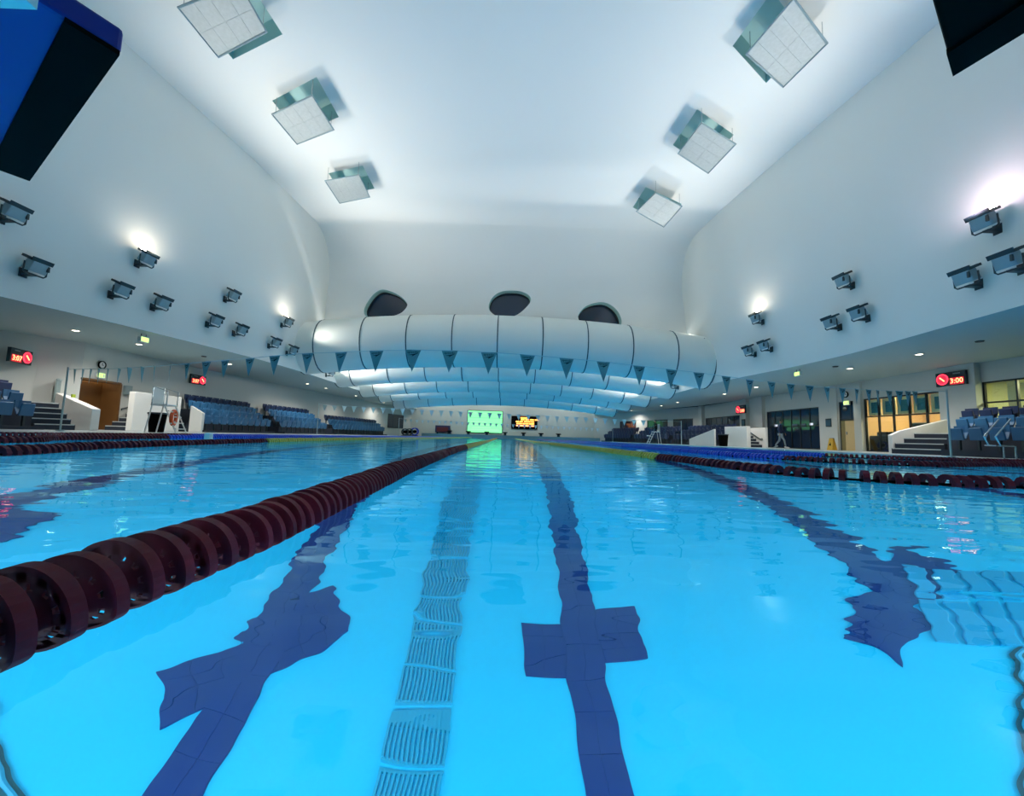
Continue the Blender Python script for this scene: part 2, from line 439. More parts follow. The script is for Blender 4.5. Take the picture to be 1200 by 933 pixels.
# ceiling of the far half, far end wall, wall behind the camera
struct(MB().slab(-12.4, 12.4, 26.35, 55.2, FZ, FZ + .2).slab(-11.9, 11.9, 26.2, 26.35, 6.8, FZ + 2.5).slab(-11.9, 11.9, 25.52, 26.2, 6.78, 6.9).build('ceiling_far', m_ceil))
struct(MB().slab(-13.5, 13, 55, 55.3, DZ, FZ + .2).build('wall_far', mat('far_wall', (.50, .54, .50), .7, .03, .5)))
struct(MB().slab(-25, 20, -8.3, -8, DZ, CZ + .2).build('wall_front', m_wall))

# ------------------------------------------------------------------ floor markings and drains of the pool
TILE = MB().box((0, 0, .006), (.1435, .2435, .012)).mesh('tile', m_navy)
TILE2 = MB().box((0, 0, .006), (.166, .1175, .012)).mesh('tile', m_navy)
for lx, cy0, tilt, ystart in ((-1.83, 3.38, .78, 2.0), (.72, 3.70, .03, 2.0), (3.20, 3.36, .44, 3.2)):
    lk = 1.22 if lx < 0 else 1.0
    MB().slab(lx - .148, lx + .148, ystart, 11, PD, PD + .007).prism([(lx + a * math.cos(tilt) - v * math.sin(tilt), cy0 + a * math.sin(tilt) + v * math.cos(tilt), PD) for a, v in ((-.495 * lk, -.18), (.495 * lk, -.18), (.495 * lk, .18), (-.495 * lk, .18))], (0, 0, .0075)).build('tile_bed', m_navy, basin)
    y = ystart
    while y < 11:
        for k in (-1, 1):
            link('tile', TILE, basin, (lx + k * .073, y + .12, PD))
        y += .246
    MB().slab(lx - .145, lx + .145, y, 51, PD, PD + .012).build('lane_stripe', m_navy, basin)
    for k in ((-.39, -.227, .227, .39) if lk == 1 else (-.493, -.33, -.167, .167, .33, .493)):
        for j in (-1, 0, 1):
            c_, s_ = math.cos(tilt), math.sin(tilt); v = j * .12
            link('tile', TILE2, basin, (lx + k * 1.05 * c_ - v * s_, cy0 + k * 1.05 * s_ + v * c_, PD), (0, 0, tilt))
for lx in (-6.9, -4.36, 5.75, 8.3, 10.4):
    MB().slab(lx - .145, lx + .145, 2.4, 51, PD, PD + .012).slab(lx - .5, lx + .5, 3.2, 3.75, PD, PD + .013).build('lane_stripe', m_navy, basin)
# slatted drain channel along the pool floor
g = MB()
for k in range(14): g.box((-.20 + k * .0305, 0, .01), (.016, .245, .02))
g.box((0, -.122, .008), (.42, .016, .016)); g.box((0, .122, .008), (.42, .016, .016))
GR = g.mesh('grate', m_grate)
dr = thing('floor_drain', 'long slatted teal drain channel sunk in the cyan pool floor', 'drain', (-.53, 0, PD))
y = 2.2; k = 0
while y < 22:
    link('grate', GR, dr, (-.015 * math.sin(k * .3), y, 0)); y += .29; k += 1
MB().slab(-.21, .21, 22, 50, 0, .014).build('far_channel', m_grate, dr)
# pale inlet cover, two rows of five panels
iv = thing('inlet_cover', 'pale blue ten-panel inlet cover on the pool floor right of the lane line', 'cover', (3.56, 3.10, PD), (0, 0, math.radians(-30)))
for r_ in range(2):
    for k in range(5):
        bevel(MB().box((-.30 + k * .15, (.17 if r_ == 0 else -.17), .015), (.115, .28, .03)).build('panel', m_hatch, iv), .008)
for i, (pts, lb) in enumerate((([(-2.42, 2.32), (-2.95, 2.62), (-3.5, 2.4), (-3.0, 1.9)], 'dark teal ribbed cover on the pool floor beneath the near maroon lane rope'),
                               ([(2.70, 2.28), (3.42, 2.80), (4.0, 2.4), (3.1, 1.8)], 'dark teal ribbed cover on the pool floor nearest the inlet panels'))):
    o = thing('drain_cover', lb, 'drain', (*pts[0], PD))
    q = [Vector((x - pts[0][0], y - pts[0][1], 0)) for x, y in pts]
    MB().prism([tuple(v) for v in q], (0, 0, .02)).build('plate', mat('teal_cover', (.008, .10, .13), .5, .1, 5), o)
    for k in range(6):
        a = q[0].lerp(q[3], k / 6 + .06); c_ = q[1].lerp(q[2], k / 6 + .06)
        MB().tube([a + Vector((0, 0, .03)), c_ + Vector((0, 0, .03))], .016, 6).build('rib', m_grate, o)
# underwater lamps along the basin walls
k = 0
for sx in (-1, 1):
    for y in [1.5 + 5.2 * i for i in range(10)]:
        x = (PX0 + .02) if sx < 0 else (PX1 - .02)
        o = thing('underwater_lamp', 'round underwater lamp in the %s pool wall, %s from the starting blocks' % ('left' if sx < 0 else 'right', ORD[int(y // 5.2)]), 'lamp', (x, y, -.9), (0, 0, 0), 'underwater lamps along the pool walls')
        MB().cyl((sx * -.01, 0, 0), .20, .05, 'X', 20).build('bezel', m_steel, o)
        lamp('underwater_light', 'AREA', (x - sx * .06, y, -.9), (-sx, 0, -.35), POOL_W * (1.5 if y > 20 else 1), (.75, .95, 1), .36)
for k, x in enumerate((-7, -4.3, -1.6, 1.0, 3.6, 6.4, 9)):
    o = thing('underwater_lamp', 'round underwater lamp in the near end wall, %s from the left corner' % ORD[k], 'lamp', (x, PY0 + .02, -.9), (0, 0, 0), 'underwater lamps in the near end wall')
    MB().cyl((0, .01, 0), .20, .05, 'Y', 20).build('bezel', m_steel, o)
    lamp('underwater_light', 'AREA', (x, PY0 + .08, -.9), (0, 1, -.45), POOL_W, (.75, .95, 1), .36)

# ------------------------------------------------------------------ lane ropes
def float_mesh(R=.061, seg=44, detail=True):
    mb = MB(); w2 = .0085
    mb.lathe([(R, -w2), (R, w2), (R - .005, w2), (R - .006, -w2)], seg)
    mb.lathe([(.017, -.020), (.017, .020), (.008, .020), (.008, -.020)], 10)
    if detail:
        mb.lathe([(R - .004, -.001), (R - .004, .002), (R - .020, .002), (R - .020, -.001)], seg)
        mb.lathe([(.034, -.001), (.034, .002), (.015, .002), (.015, -.001)], 14)
        for k in range(12):
            a = 2 * PI * k / 12
            mb.box((.042 * math.cos(a), .0005, .042 * math.sin(a)), (.022, .003, .0115), Matrix.Rotation(-a, 4, 'Y'))
    return mb
def lite_float(R=.062):
    mb = MB(); mb.lathe([(R, -.017), (R, .017), (R - .03, .012), (R - .03, -.012)], 12); return mb
def catmull(path, n=12):
    P = [Vector((*p, 0)) for p in path]; out = []
    for i in range(len(P) - 1):
        p0, p1, p2, p3 = P[max(i - 1, 0)], P[i], P[i + 1], P[min(i + 2, len(P) - 1)]
        for j in range(n):
            t = j / n
            out.append(.5 * ((2 * p1) + (-p0 + p2) * t + (2 * p0 - 5 * p1 + 4 * p2 - p3) * t * t + (-p0 + 3 * p1 - 3 * p2 + p3) * t ** 3))
    return out + [P[-1]]
def walk(path, step):
    pts = catmull(path); out = []; d_ = 0; nxt = 0
    for a, b in zip(pts, pts[1:]):
        L = (b - a).length
        while nxt <= d_ + L:
            u = (nxt - d_) / L if L else 0
            out.append((a.lerp(b, u), (b - a).normalized())); nxt += step() if callable(step) else step
        d_ += L
    return out
HI = {c_.name: float_mesh().mesh('float_disc', c_, True) for c_ in (m_maroon,)}
MID = {c_.name: lite_float().mesh('float_disc', c_, True) for c_ in (m_maroon, m_yellow, m_blue)}
for me in list(HI.values()) + list(MID.values()):
    me.polygons.foreach_set('use_smooth', [False] * len(me.polygons))
def lane_rope(label, path, change, far_mat, n_parts, n_hi, step, skip=0):
    o = thing('lane_rope', label, 'lane rope', (path[0][0], path[0][1], 0), group='floating lane ropes across the pool')
    org = Vector((path[0][0], path[0][1], 0))
    rest = {}; cnt = 0; far = 0
    for i, (p, t) in enumerate(walk(path, step)):
        ang = math.atan2(-t.x, t.y)
        mt = far_mat if p.y > change else m_maroon
        z = .008 + random.uniform(-.0025, .0025)
        if i >= skip and cnt < n_parts and mt is m_maroon:
            me = HI[mt.name] if cnt < n_hi else MID[mt.name]
            link('float_disc', me, o, (p.x - org.x, p.y - org.y, z), (random.uniform(-.07, .07), random.uniform(0, 6), ang + random.uniform(-.08, .08)))
            cnt += 1
        else:
            mb = rest.setdefault(mt.name, (MB(), mt))[0]
            mx = Matrix.Translation((p.x - org.x, p.y - org.y, z)) @ rotz(ang)
            if p.y < 14: mb.lathe([(.068, -.017), (.068, .017), (.04, .012), (.04, -.012)], 9, mx)
            else: mb.lathe([(.068, -.03), (.068, .03)], 6, mx, closed=False)
    for mb, mt in rest.values(): mb.build('distant_floats', mt, o, kind='stuff')
    MB().tube([v - org + Vector((0, 0, .008)) for v in catmull(path, 6)], .008, 6).build('cable', m_black, o)
    return o
def st(a, gap):      # discs in fours with small gaps between the groups
    c_ = [0]
    def f():
        c_[0] += 1
        return a + (gap if c_[0] % 5 == 0 else 0)
    return f
lane_rope('nearest lane rope, maroon discs turning yellow, running from lower left to the far screen', [(-.50, -.15), (-.50, .2), (-.50, .5), (-.495, .9), (-.545, 1.8), (-.60, 3), (-.68, 7), (-.72, 20), (-1.0, 53)], 7.0, m_yellow, 300, 80, st(.046, .006))
lane_rope('maroon then yellow lane rope, first one beyond the nearest rope on the left side', [(-3.0, -.15), (-3.1, 1.2), (-3.3, 2.8), (-3.7, 3.8), (-3.98, 5.2), (-4.2, 7), (-4.45, 11), (-4.6, 20), (-4.3, 53)], 7.3, m_yellow, 110, 0, st(.075, .03))
lane_rope('maroon then yellow lane rope crossing right of the central lane, big discs at frame edge', [(2.1, -.15), (3.1, .5), (3.75, 1.6), (3.2, 2.35), (2.55, 2.5), (2.12, 2.8), (1.97, 3.4), (1.92, 4.6), (1.83, 6), (1.75, 9), (1.5, 20), (1.3, 53)], 5.0, m_yellow, 60, 0, st(.075, .035), skip=38)
lane_rope('maroon then blue lane rope, second one out from the central lane on the right side', [(4.5, -.15), (6.5, 1.5), (9.0, 5), (7.85, 6.0), (5.6, 5.2), (4.7, 5.2), (4.3, 5.6), (4.0, 6.8), (3.95, 10), (4.1, 20), (4.2, 53)], 6.0, m_blue, 60, 0, st(.075, .03), skip=120)
lane_rope('maroon then blue lane rope closest to the deck on the right side', [(7.5, -.15), (9.5, 3), (10.9, 7.6), (9.2, 7.9), (7.6, 7.9), (6.9, 8.4), (6.7, 10), (6.8, 20), (6.8, 53)], 8.6, m_blue, 0, 0, .085)
lane_rope('maroon then blue lane rope, second one out on the left side', [(-5.3, -.15), (-5.2, 2), (-5.3, 4.5), (-6.0, 5.6), (-6.3, 7), (-6.5, 9), (-6.5, 20), (-6.3, 53)], 8.0, m_blue, 0, 0, .08)
lane_rope('maroon then blue lane rope lying closest to the left deck', [(-7.7, -.15), (-7.6, 5), (-7.9, 10), (-8.0, 20), (-7.9, 53)], 10.5, m_blue, 0, 0, .085)
struct(MB().box((-5.72, 8.05, .06), (.10, .10, .14)).build('trim_9', m_white))

# ------------------------------------------------------------------ pennant lines
def pennant_mesh(wd, ht, m):
    return MB().prism([(-wd / 2, 0, 0), (0, 0, -ht), (wd / 2, 0, 0)], (0, .006, 0)).mesh('pennant', m)
word = text_mesh('speedo', .062, m_ink, .001)
for v in word.vertices: v.co.x *= 1.12
def logo_mesh():
    mb = MB()
    # slanted dart under the word
    mb.prism([(-.085, -.004, -.098), (.10, -.004, -.062), (-.02, -.004, -.128), (.0, -.004, -.100)], (0, .003, 0))
    me = mb.mesh('logo_dart', m_ink); return me
DART = logo_mesh()
def flag_line(label, pts, poles, wd, ht, m, logo, sag):
    o = thing('pennant_line', label, 'pennants', (0, 0, 0), group='backstroke pennant lines over the pool')
    pm = pennant_mesh(wd, ht, m)
    allp = [poles[0]] + pts + [poles[1]]
    P = [Vector(p) for p in allp]
    MB().tube(P, .007, 5).build('string', m_string, o)
    for i in range(1, len(P) - 1):
        t = (P[i + 1] - P[i - 1]); a = math.atan2(t.y, t.x)
        f = link('pennant', pm, o, P[i], (random.uniform(-.05, .05), 0, a + random.uniform(-.12, .12) - (max(0, min(1, (-7 - P[i].x) / 3)) * .75 if logo else 0) + (max(0, min(1, (P[i].x - 7) / 3)) * .45 if logo else 0)))
        if logo:
            link('print', DART, f)
            link('print', word, f, (0, -.003, -.045), (PI / 2, 0, 0))
    for p in poles:
        z = p[2] + .06
        MB().cyl((p[0], p[1], (z + DZ) / 2), .022, z - DZ, 'Z', 10).build('pole', m_pole, o)
        MB().cyl((p[0], p[1], DZ + .02), .09, .04, 'Z', 12).build('pole_base', m_pole, o)
    return o
F1 = [(-12.18, 11.64), (-11.86, 11.55), (-11.56, 11.47), (-11.28, 11.4), (-10.94, 11.31), (-10.54, 11.21), (-10.09, 11.01), (-9.55, 10.78), (-9.06, 10.57), (-8.43, 10.29), (-7.77, 9.96), (-7.03, 9.58), (-6.4, 9.29), (-5.62, 8.93), (-4.86, 8.52), (-3.99, 8.13), (-3.24, 7.92), (-2.47, 7.65), (-1.74, 7.46), (-1.06, 7.43), (-0.34, 7.47), (0.38, 7.59), (1.15, 7.8), (1.92, 8.03), (2.75, 8.37), (3.54, 8.66), (4.28, 8.96), (5.1, 9.34), (5.88, 9.72), (6.57, 9.96), (7.22, 10.2), (7.85, 10.39), (8.45, 10.58), (8.93, 10.66), (9.38, 10.73), (9.75, 10.79), (10.05, 10.84), (10.4, 10.88), (10.67, 10.87), (10.89, 10.85), (11.07, 10.84)]
flag_line('nearest line of grey-green pennants printed with a black dart and word', [(x, y, 1.767) for x, y in F1], [(-12.43, 11.7, 1.767), (11.95, 10.85, 1.79)], .30, .41, m_flag, True, 0)
flag_line('middle line of small pale pennants hung across half way down the pool', [(-12.3 + .66 * k, 28, 2.02 - .40 * (k / 33)) for k in range(34)], [(-12.7, 28, 2.1), (12.1, 28, 1.62)], .32, .42, m_flagw, False, 0)
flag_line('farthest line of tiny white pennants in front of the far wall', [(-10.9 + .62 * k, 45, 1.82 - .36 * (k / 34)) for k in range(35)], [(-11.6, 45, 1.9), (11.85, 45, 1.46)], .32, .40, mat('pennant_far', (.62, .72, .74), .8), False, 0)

# ------------------------------------------------------------------ floodlights on the upper walls
def floodlight(label, loc, side, lit, scale=1.0):
    yaw = PI / 2 if side < 0 else -PI / 2       # local -y faces the hall
    o = thing('floodlight', label, 'floodlight', loc, (0, 0, yaw), group='floodlights on the upper walls')
    s = scale
    rx = Matrix.Rotation(math.radians(24), 4, 'X')
    bx = MB().box((0, -.36 * s, 0), (.46 * s, .26 * s, .32 * s), rx, .92).build('housing', m_house, o); bevel(bx, .025 * s)
    MB().box((0, -.38 * s, .19 * s), (.54 * s, .34 * s, .07 * s), rx).box((0, -.54 * s, .15 * s), (.54 * s, .03 * s, .12 * s), rx).build('visor', m_dark, o)
    MB().box((0, -.37 * s, .232 * s), (.44 * s, .24 * s, .012 * s), rx).build('lens', e_lamp if lit else m_glassdark, o)
    MB().tube([(-.29 * s, -.36 * s, .06 * s), (-.29 * s, -.34 * s, -.20 * s), (-.24 * s, -.33 * s, -.25 * s), (.24 * s, -.33 * s, -.25 * s), (.29 * s, -.34 * s, -.20 * s), (.29 * s, -.36 * s, .06 * s)], .022 * s, 6).build('yoke', m_dark, o)
    MB().box((0, -.17 * s, -.25 * s), (.14 * s, .34 * s, .05 * s)).box((0, -.01, -.2 * s), (.2 * s, .03, .26 * s)).build('wall_bracket', m_dark, o)
    MB().box((.19 * s, -.50 * s, -.02 * s), (.05 * s, .05 * s, .16 * s)).build('control_gear', m_dark, o)
    return o
FLL = [(-13.57, 11.26, 4.57), (-13.02, 13.25, 4.66), (-12.78, 14.54, 4.67), (-12.83, 13.81, 5.97), (-12.39, 16.71, 4.66), (-12.22, 17.36, 5.95), (-12.18, 18.04, 4.63), (-11.81, 21.08, 5.86), (-11.91, 20.28, 4.58), (-11.8, 21.78, 4.52), (-13.57, 10.61, 5.79), (-11.75, 26.6, 4.08), (-11.77, 31.2, 4.15), (-11.79, 33.76, 4.24), (-11.8, 36.0, 4.15)]
FLR = [(12.02, 9.46, 5.86), (12.02, 9.95, 4.64), (11.94, 9.0, 4.65), (12.27, 13.98, 6.14), (12.42, 14.77, 4.84), (12.33, 13.51, 4.81), (11.95, 18.6, 6.12), (12.0, 19.34, 4.73), (12.13, 18.32, 4.76), (11.58, 23.26, 5.96), (11.67, 24.22, 4.66), (11.73, 22.9, 4.64), (11.8, 31.75, 4.12), (11.77, 27.6, 4.1), (11.85, 42.07, 4.27), (11.85, 39.41, 4.2)]
NL = ['grey floodlight on the left wall, lowest and nearest of them', 'grey floodlight left of a lower pair under the glowing left lamp', 'grey floodlight right of a lower pair under the glowing left lamp', 'lit floodlight throwing a warm glow up the left wall, nearest the doorway', 'grey floodlight, left of the pair below the single middle lamp on left wall', 'single upper grey floodlight mid way along the left wall, unlit', 'grey floodlight, right of the pair below the single middle lamp on left wall', 'lit floodlight glowing at the far corner of the left wall', 'grey floodlight under the far corner glow on left wall, left of two', 'grey floodlight beside the left end of the first ceiling tube', 'grey floodlight cut off by the left picture edge on the upper wall', 'small floodlight on left wall just behind the first ceiling tube', 'small floodlight on left wall between second and third ceiling tubes', 'tiny floodlight on left wall behind the second ceiling tube', 'tiny floodlight on left wall below the third ceiling tube']
NR = ['big lit floodlight throwing a pink glow on the right wall', 'grey floodlight below and left of the pink glow on right wall', 'grey floodlight cut off by the right picture edge on the wall', 'single upper grey floodlight mid way along the right wall, unlit', 'grey floodlight, left of the pair below the unlit middle lamp on right wall', 'grey floodlight, right of the pair below the unlit middle lamp on right wall', 'lit floodlight throwing a warm glow up the right wall', 'grey floodlight, left of the pair below the warm glow on right wall', 'grey floodlight, right of the pair below the warm glow on right wall', 'small upper floodlight above the right end of the first ceiling tube', 'small floodlight touching the right end of the first ceiling tube', 'small floodlight just right of the tube end on the right wall', 'small floodlight on right wall between second and third ceiling tubes', 'small floodlight on right wall just behind the first ceiling tube', 'tiny floodlight on right wall at the third tube, further one', 'tiny floodlight on right wall at the third tube, nearer one']
LIT_L = {3: (1, .82, .62), 7: (1, .84, .66)}; LIT_R = {0: (1, .70, .86), 6: (1, .82, .60)}
for side, lst, nm, lit in ((-1, FLL, NL, LIT_L), (1, FLR, NR, LIT_R)):
    for i, p in enumerate(lst):
        x = wall_x(side, p[1], p[2])
        floodlight(nm[i], (x, p[1], p[2]), side, i in lit, .96)
        if i in lit:      # the lit heads: a warm pool of light on the wall
            lamp('flood_beam', 'AREA', (x - side * .78, p[1], p[2] + .26), (side * .62, 0, 1), HALO_W * (2.2 if (side > 0 and i == 0) else 1), lit[i], .42)
        if i < 12 and i in (0, 2, 3, 4, 5, 7, 9, 6):      # bounced light onto the ceiling
            lamp('flood_bounce', 'SPOT', (x - side * .60, p[1], p[2] + .45), (-side * 1.0, -.12, .86), FLOOD_W, (1, .95, .86), .15, 2.0, 1.0)
        if i >= 12 or (side < 0 and i == 11):
            lamp('flood_bounce', 'AREA', (x - side * .5, p[1], p[2] + .4), (-side * .8, .25, 1), 330 * (2.6 if side > 0 and i == 13 else 1), (1, .97, .93), .4)

# ------------------------------------------------------------------ ceiling reflector panels under the openings
PN = ['reflector panel nearest on the left side of the ceiling, cut by the picture top', 'bright reflector panel, middle of the three on the left ceiling', 'small dull reflector panel, farthest of the three on the left ceiling',
      'bright reflector panel nearest on the right side of the ceiling', 'dull reflector panel, middle of the three on the right ceiling', 'small dull reflector panel, farthest of the three on the right ceiling']
for i, (q, _) in enumerate(PANELS):
    cx = sum(p[0] for p in q) / 4; cy_ = sum(p[1] for p in q) / 4
    o = thing('ceiling_reflector', PN[i], 'ceiling panel', (cx, cy_, 11.8), group='reflector panels under the ceiling openings')
    A, B, Cc, D = (Vector((x - cx, y - cy_, 0)) for x, y in q)
    for a in range(2):
        for b_ in range(4):
            u0, u1, v0, v1 = a / 2 + .002, (a + 1) / 2 - .002, b_ / 4 + .0015, (b_ + 1) / 4 - .0015
            f = lambda u, v: tuple((A.lerp(B, u)).lerp(D.lerp(Cc, u), v))
            MB().prism([f(u0, v0), f(u1, v0), f(u1, v1), f(u0, v1)], (0, 0, .03)).build('sheet', m_panelmesh, o)
    MB().tube([A, B, Cc, D], .035, 6, closed=True).build('frame', m_house, o)
    for v in (A, B, Cc, D):
        MB().tube([v * .9 + Vector((0, 0, .03)), v * .9 + Vector((0, 0, .72))], .012, 5).build('hanger', m_steel, o)

# ------------------------------------------------------------------ ceiling tubes
def ceiling_tube(label, Y, zc, R, x0, x1):
    o = thing('ceiling_tube', label, 'ceiling tube', (0, Y, zc), group='white tubes across the far half of the ceiling')
    seams = [x0] + [x for x in [-.58 + 2.55 * k for k in range(-5, 6)] if x0 + .8 < x < x1 - .8] + [x1]
    ax = lambda x: -.85 * ((x + .5) / 12) ** 2
    seg = 28
    def ring(x, r):
        return [(x, r * math.cos(2 * PI * k / seg), ax(x) + r * math.sin(2 * PI * k / seg)) for k in range(seg)]
    for a, b_ in zip(seams, seams[1:]):
        vs = []; fs = []; n = 5; xs = [a + .03 + (b_ - a - .06) * k / (n - 1) for k in range(n)]
        for x in xs: vs += ring(x, R)
        for i in range(n - 1):
            for k in range(seg): fs.append((i * seg + k, (i + 1) * seg + k, (i + 1) * seg + (k + 1) % seg, i * seg + (k + 1) % seg))
        m0 = len(vs); vs += ring(xs[0], R) + ring(xs[-1], R)
        fs += [tuple(range(m0, m0 + seg)), tuple(range(m0 + seg, m0 + 2 * seg))[::-1]]
        me = MB().add(vs, fs).build('tube_panel', m_tube, o, smooth=True)
        for p in list(me.data.polygons)[-2:]: p.use_smooth = False
    for x in seams:
        w2 = .03
        vs = ring(x - w2, R + .02) + ring(x + w2, R + .02) + ring(x + w2, R - .05) + ring(x - w2, R - .05)
        fs = [(j * seg + k, j * seg + (k + 1) % seg, ((j + 1) % 4) * seg + (k + 1) % seg, ((j + 1) % 4) * seg + k) for j in range(4) for k in range(seg)]
        MB().add(vs, fs).build('seam', m_seam, o)
    return o
TB = ['big white segmented ceiling tube, nearest one under the three round windows', 'white segmented ceiling tube, second from the round windows', 'white segmented ceiling tube, third from the round windows', 'white segmented ceiling tube, fourth from the round windows', 'white segmented ceiling tube, last one above the green screen']
for i, (Y, bot) in enumerate(((24, 4.30), (29.2, 4.16), (34.2, 3.93), (39.2, 3.92), (44.4, 3.6))):
    ceiling_tube(TB[i], Y, bot + 1.55, 1.55, -11.9 if i else -11.85, 11.75)

# ------------------------------------------------------------------ downlights, exit signs, detectors on the soffit
DL = [(-15.59, 14.76), (-15.22, 16.91), (-14.49, 21.39), (-14.23, 29.31), (-13.99, 31.83), (-13.82, 37.76), (-13.4, 45.1)]
DR = [(14.74, 14.2), (14.84, 17.27), (14.98, 27.71), (14.83, 23.91), (14.69, 34.69), (14.74, 38.48), (14.2, 46.0)]
DLN = ['glowing recessed downlight in the left soffit by the red dial clock glow', 'glowing recessed downlight in the left soffit beside the hanging exit box', 'glowing recessed downlight in the left soffit before the second scoreboard', 'recessed downlight in the far left soffit, fourth from the near end', 'recessed downlight in the far left soffit, fifth from the near end', 'recessed downlight in the far left soffit, sixth from the near end', 'recessed downlight in the far left soffit, last from the near end']
DRN = ['glowing recessed downlight in the right soffit nearest the red scoreboard', 'glowing recessed downlight in the right soffit over the timber door', 'recessed downlight in the right soffit, fourth from the near end', 'recessed downlight in the right soffit, third from the near end', 'recessed downlight in the right soffit, fifth from the near end', 'recessed downlight in the right soffit, sixth from the near end', 'recessed downlight in the right soffit, last from the near end']
for lst, nm in ((DL, DLN), (DR, DRN)):
    for i, (x, y) in enumerate(lst):
        o = thing('downlight', nm[i], 'downlight', (x, y, SZ), group='downlights in the soffits')
        MB().lathe([(.14, .0), (.14, -.02), (.10, -.02), (.10, 0)], 16, Matrix.Rotation(PI / 2, 4, 'X')).build('trim_ring', m_white, o)
        MB().cyl((0, 0, -.008), .10, .012, 'Z', 14).build('lamp_face', e_down, o)
        lamp('downlight_beam', 'SPOT', (x, y, SZ - .06), (0, 0, -1), 290, (1, .94, .86), .08, 2.7, .8)
for x, y, a, lb in ((-13.32, 14.94, PI / 2, 'green exit box hanging from the left soffit'), (12.95, 17.8, -PI / 2, 'green exit box hanging from the right soffit')):
    o = thing('exit_box', lb, 'exit sign', (x, y, SZ - .02), (0, 0, a))
    MB().box((0, 0, -.20), (.34, .12, .2)).build('casing', m_white, o)
    MB().box((0, -.066, -.20), (.30, .01, .15)).build('sign_face', e_exit, o)
    MB().cyl((-.1, 0, -.05), .012, .1).cyl((.1, 0, -.05), .012, .1).build('hanger', m_dark, o)
for x, y, lb in ((13.9, 16.9, 'tiny dark smoke detector on the right soffit'), (14.6, 12.2, 'flat grey vent disc on the right soffit near the lit window'), (-14.3, 19.3, 'flat grey vent disc on the left soffit')):
    o = MB().cyl((0, 0, -.02), .09, .04, 'Z', 14, .11).build('detector', m_dark); o.location = (x, y, SZ); o['label'] = lb; o['category'] = 'detector'

# ------------------------------------------------------------------ scoreboards with dial
def scoreboard(label, loc, rot, wd, ht, digits, dial_left, dots=True):
    o = thing('scoreboard', label, 'scoreboard', loc, (0, 0, rot), group='red digital pace clocks')
    MB().box((0, .05, 0), (wd, .10, ht)).build('casing', m_dark, o)
    k = -1 if dial_left else 1
    R = ht * .40
    cx = k * (wd / 2 - R - .04)
    MB().lathe([(R, 0), (R, -.02), (R * .84, -.02), (R * .84, 0)], 28, Matrix.Translation((cx, -.0, 0))).build('dial_ring', e_red, o)
    MB().cyl((cx, -.012, 0), R * .84, .012, 'Y', 24).build('dial_face', emit('dim_red', (.8, .02, .07), .9), o)
    MB().box((cx, -.026, 0), (R * 1.1, .008, .05), Matrix.Rotation(.75, 4, 'Y')).build('dial_hand', e_redhot, o)
    sx = -k * (wd / 2 - (wd - 2 * R - .1) / 2 - .03)
    MB().box((sx, -.006, -ht * .20), (wd - 2 * R - .16, .012, ht * .5)).build('display', emit('deep_red', (.75, .01, .03), .8), o)
    me = text_mesh(digits, ht * .52, e_redhot, .004)
    link('digits', me, o, (sx, -.018, -ht * .20), (PI / 2, 0, 0))
    for q in (-.25, 0, .25):
        MB().box((sx + q * wd * .3, -.006, ht * .34), (.09, .01, .04)).build('caption', m_grey, o)
    return o
SL = scoreboard('red dial clock with digits reading 3:07 on the left wall near the exit door', (-17.95, 15.25, 2.66), PI / 2 + .35, 1.05, .52, '3:07', False)
scoreboard('smaller red dial clock high on the left wall above the far seats', (-17.35, 23.2, 2.93), PI / 2, 1.1, .52, '3:07', False)
scoreboard('red dial clock with digits reading 3:00 on the right column', (RX - .38, 16.1, 3.08), -PI / 2, 1.1, .55, '3:00', True)
scoreboard('small red dial clock on the far right column', (RX - .40, 30.9, 2.83), -PI / 2, 1.2, .62, '3:00', True)
o = thing('indicator_lamp', 'small traffic-light style green indicator beside the right red dial clock', 'indicator', (RX - .27, 16.62, 3.05), (0, 0, -PI / 2))
MB().box((0, 0, 0), (.12, .06, .5)).build('casing', m_dark, o); MB().cyl((0, -.035, .14), .045, .02, 'Y', 12).build('lamp_face', e_exit, o)
# red light of the big numerals reaches the soffit by itself; big far displays
for k, x in enumerate((-8.5, -1, 7.5)):  # unseen spots added to brighten the far end wall
    o = thing('fill_spot', 'added fill spot on the far ceiling aimed at the end wall, ' + ORD[k] + ' from the left', 'fill light', (x, 49.5, FZ), group='added fill spots behind the last ceiling tube')
    MB().cyl((0, .1, -.25), .14, .3, 'Y', 14, .11).build('housing', m_dark, o); MB().box((0, 0, -.06), (.06, .06, .14)).build('arm', m_dark, o)
    lamp('fill_spot_beam', 'SPOT', (x, 49.8, FZ - .28), (0, 1, -.75), 900, (1, .97, .9), .1, 2.3, 1)
o = thing('video_screen', 'bright green video screen on the far end wall', 'screen', (-2.72, 54.95, 2.16))
MB().box((0, 0, 0), (4.75, .1, 3.0)).build('casing', m_dark, o)
MB().box((0, -.06, 0), (4.6, .02, 2.86)).build('screen', e_green, o)
for z, a, b_ in ((1.12, -2.1, -.6), (1.12, -.3, .4), (-.1, -1.9, .2), (-.45, -1.8, 1.2), (-.85, -1.7, .8), (-1.1, -1.9, 1.9)):
    MB().slab(a, b_, -.08, -.072, z, z + .09).build('text_line', e_greenl, o)
MB().slab(-2.3, 2.3, -.078, -.072, .5, .53).build('rule', e_greend, o)
o = thing('score_display', 'black score display with rows of orange lettering beside the green screen', 'display', (2.56, 54.95, 2.2))
MB().box((0, 0, 0), (3.5, .12, 1.75)).build('casing', m_black, o)
random.seed(3)
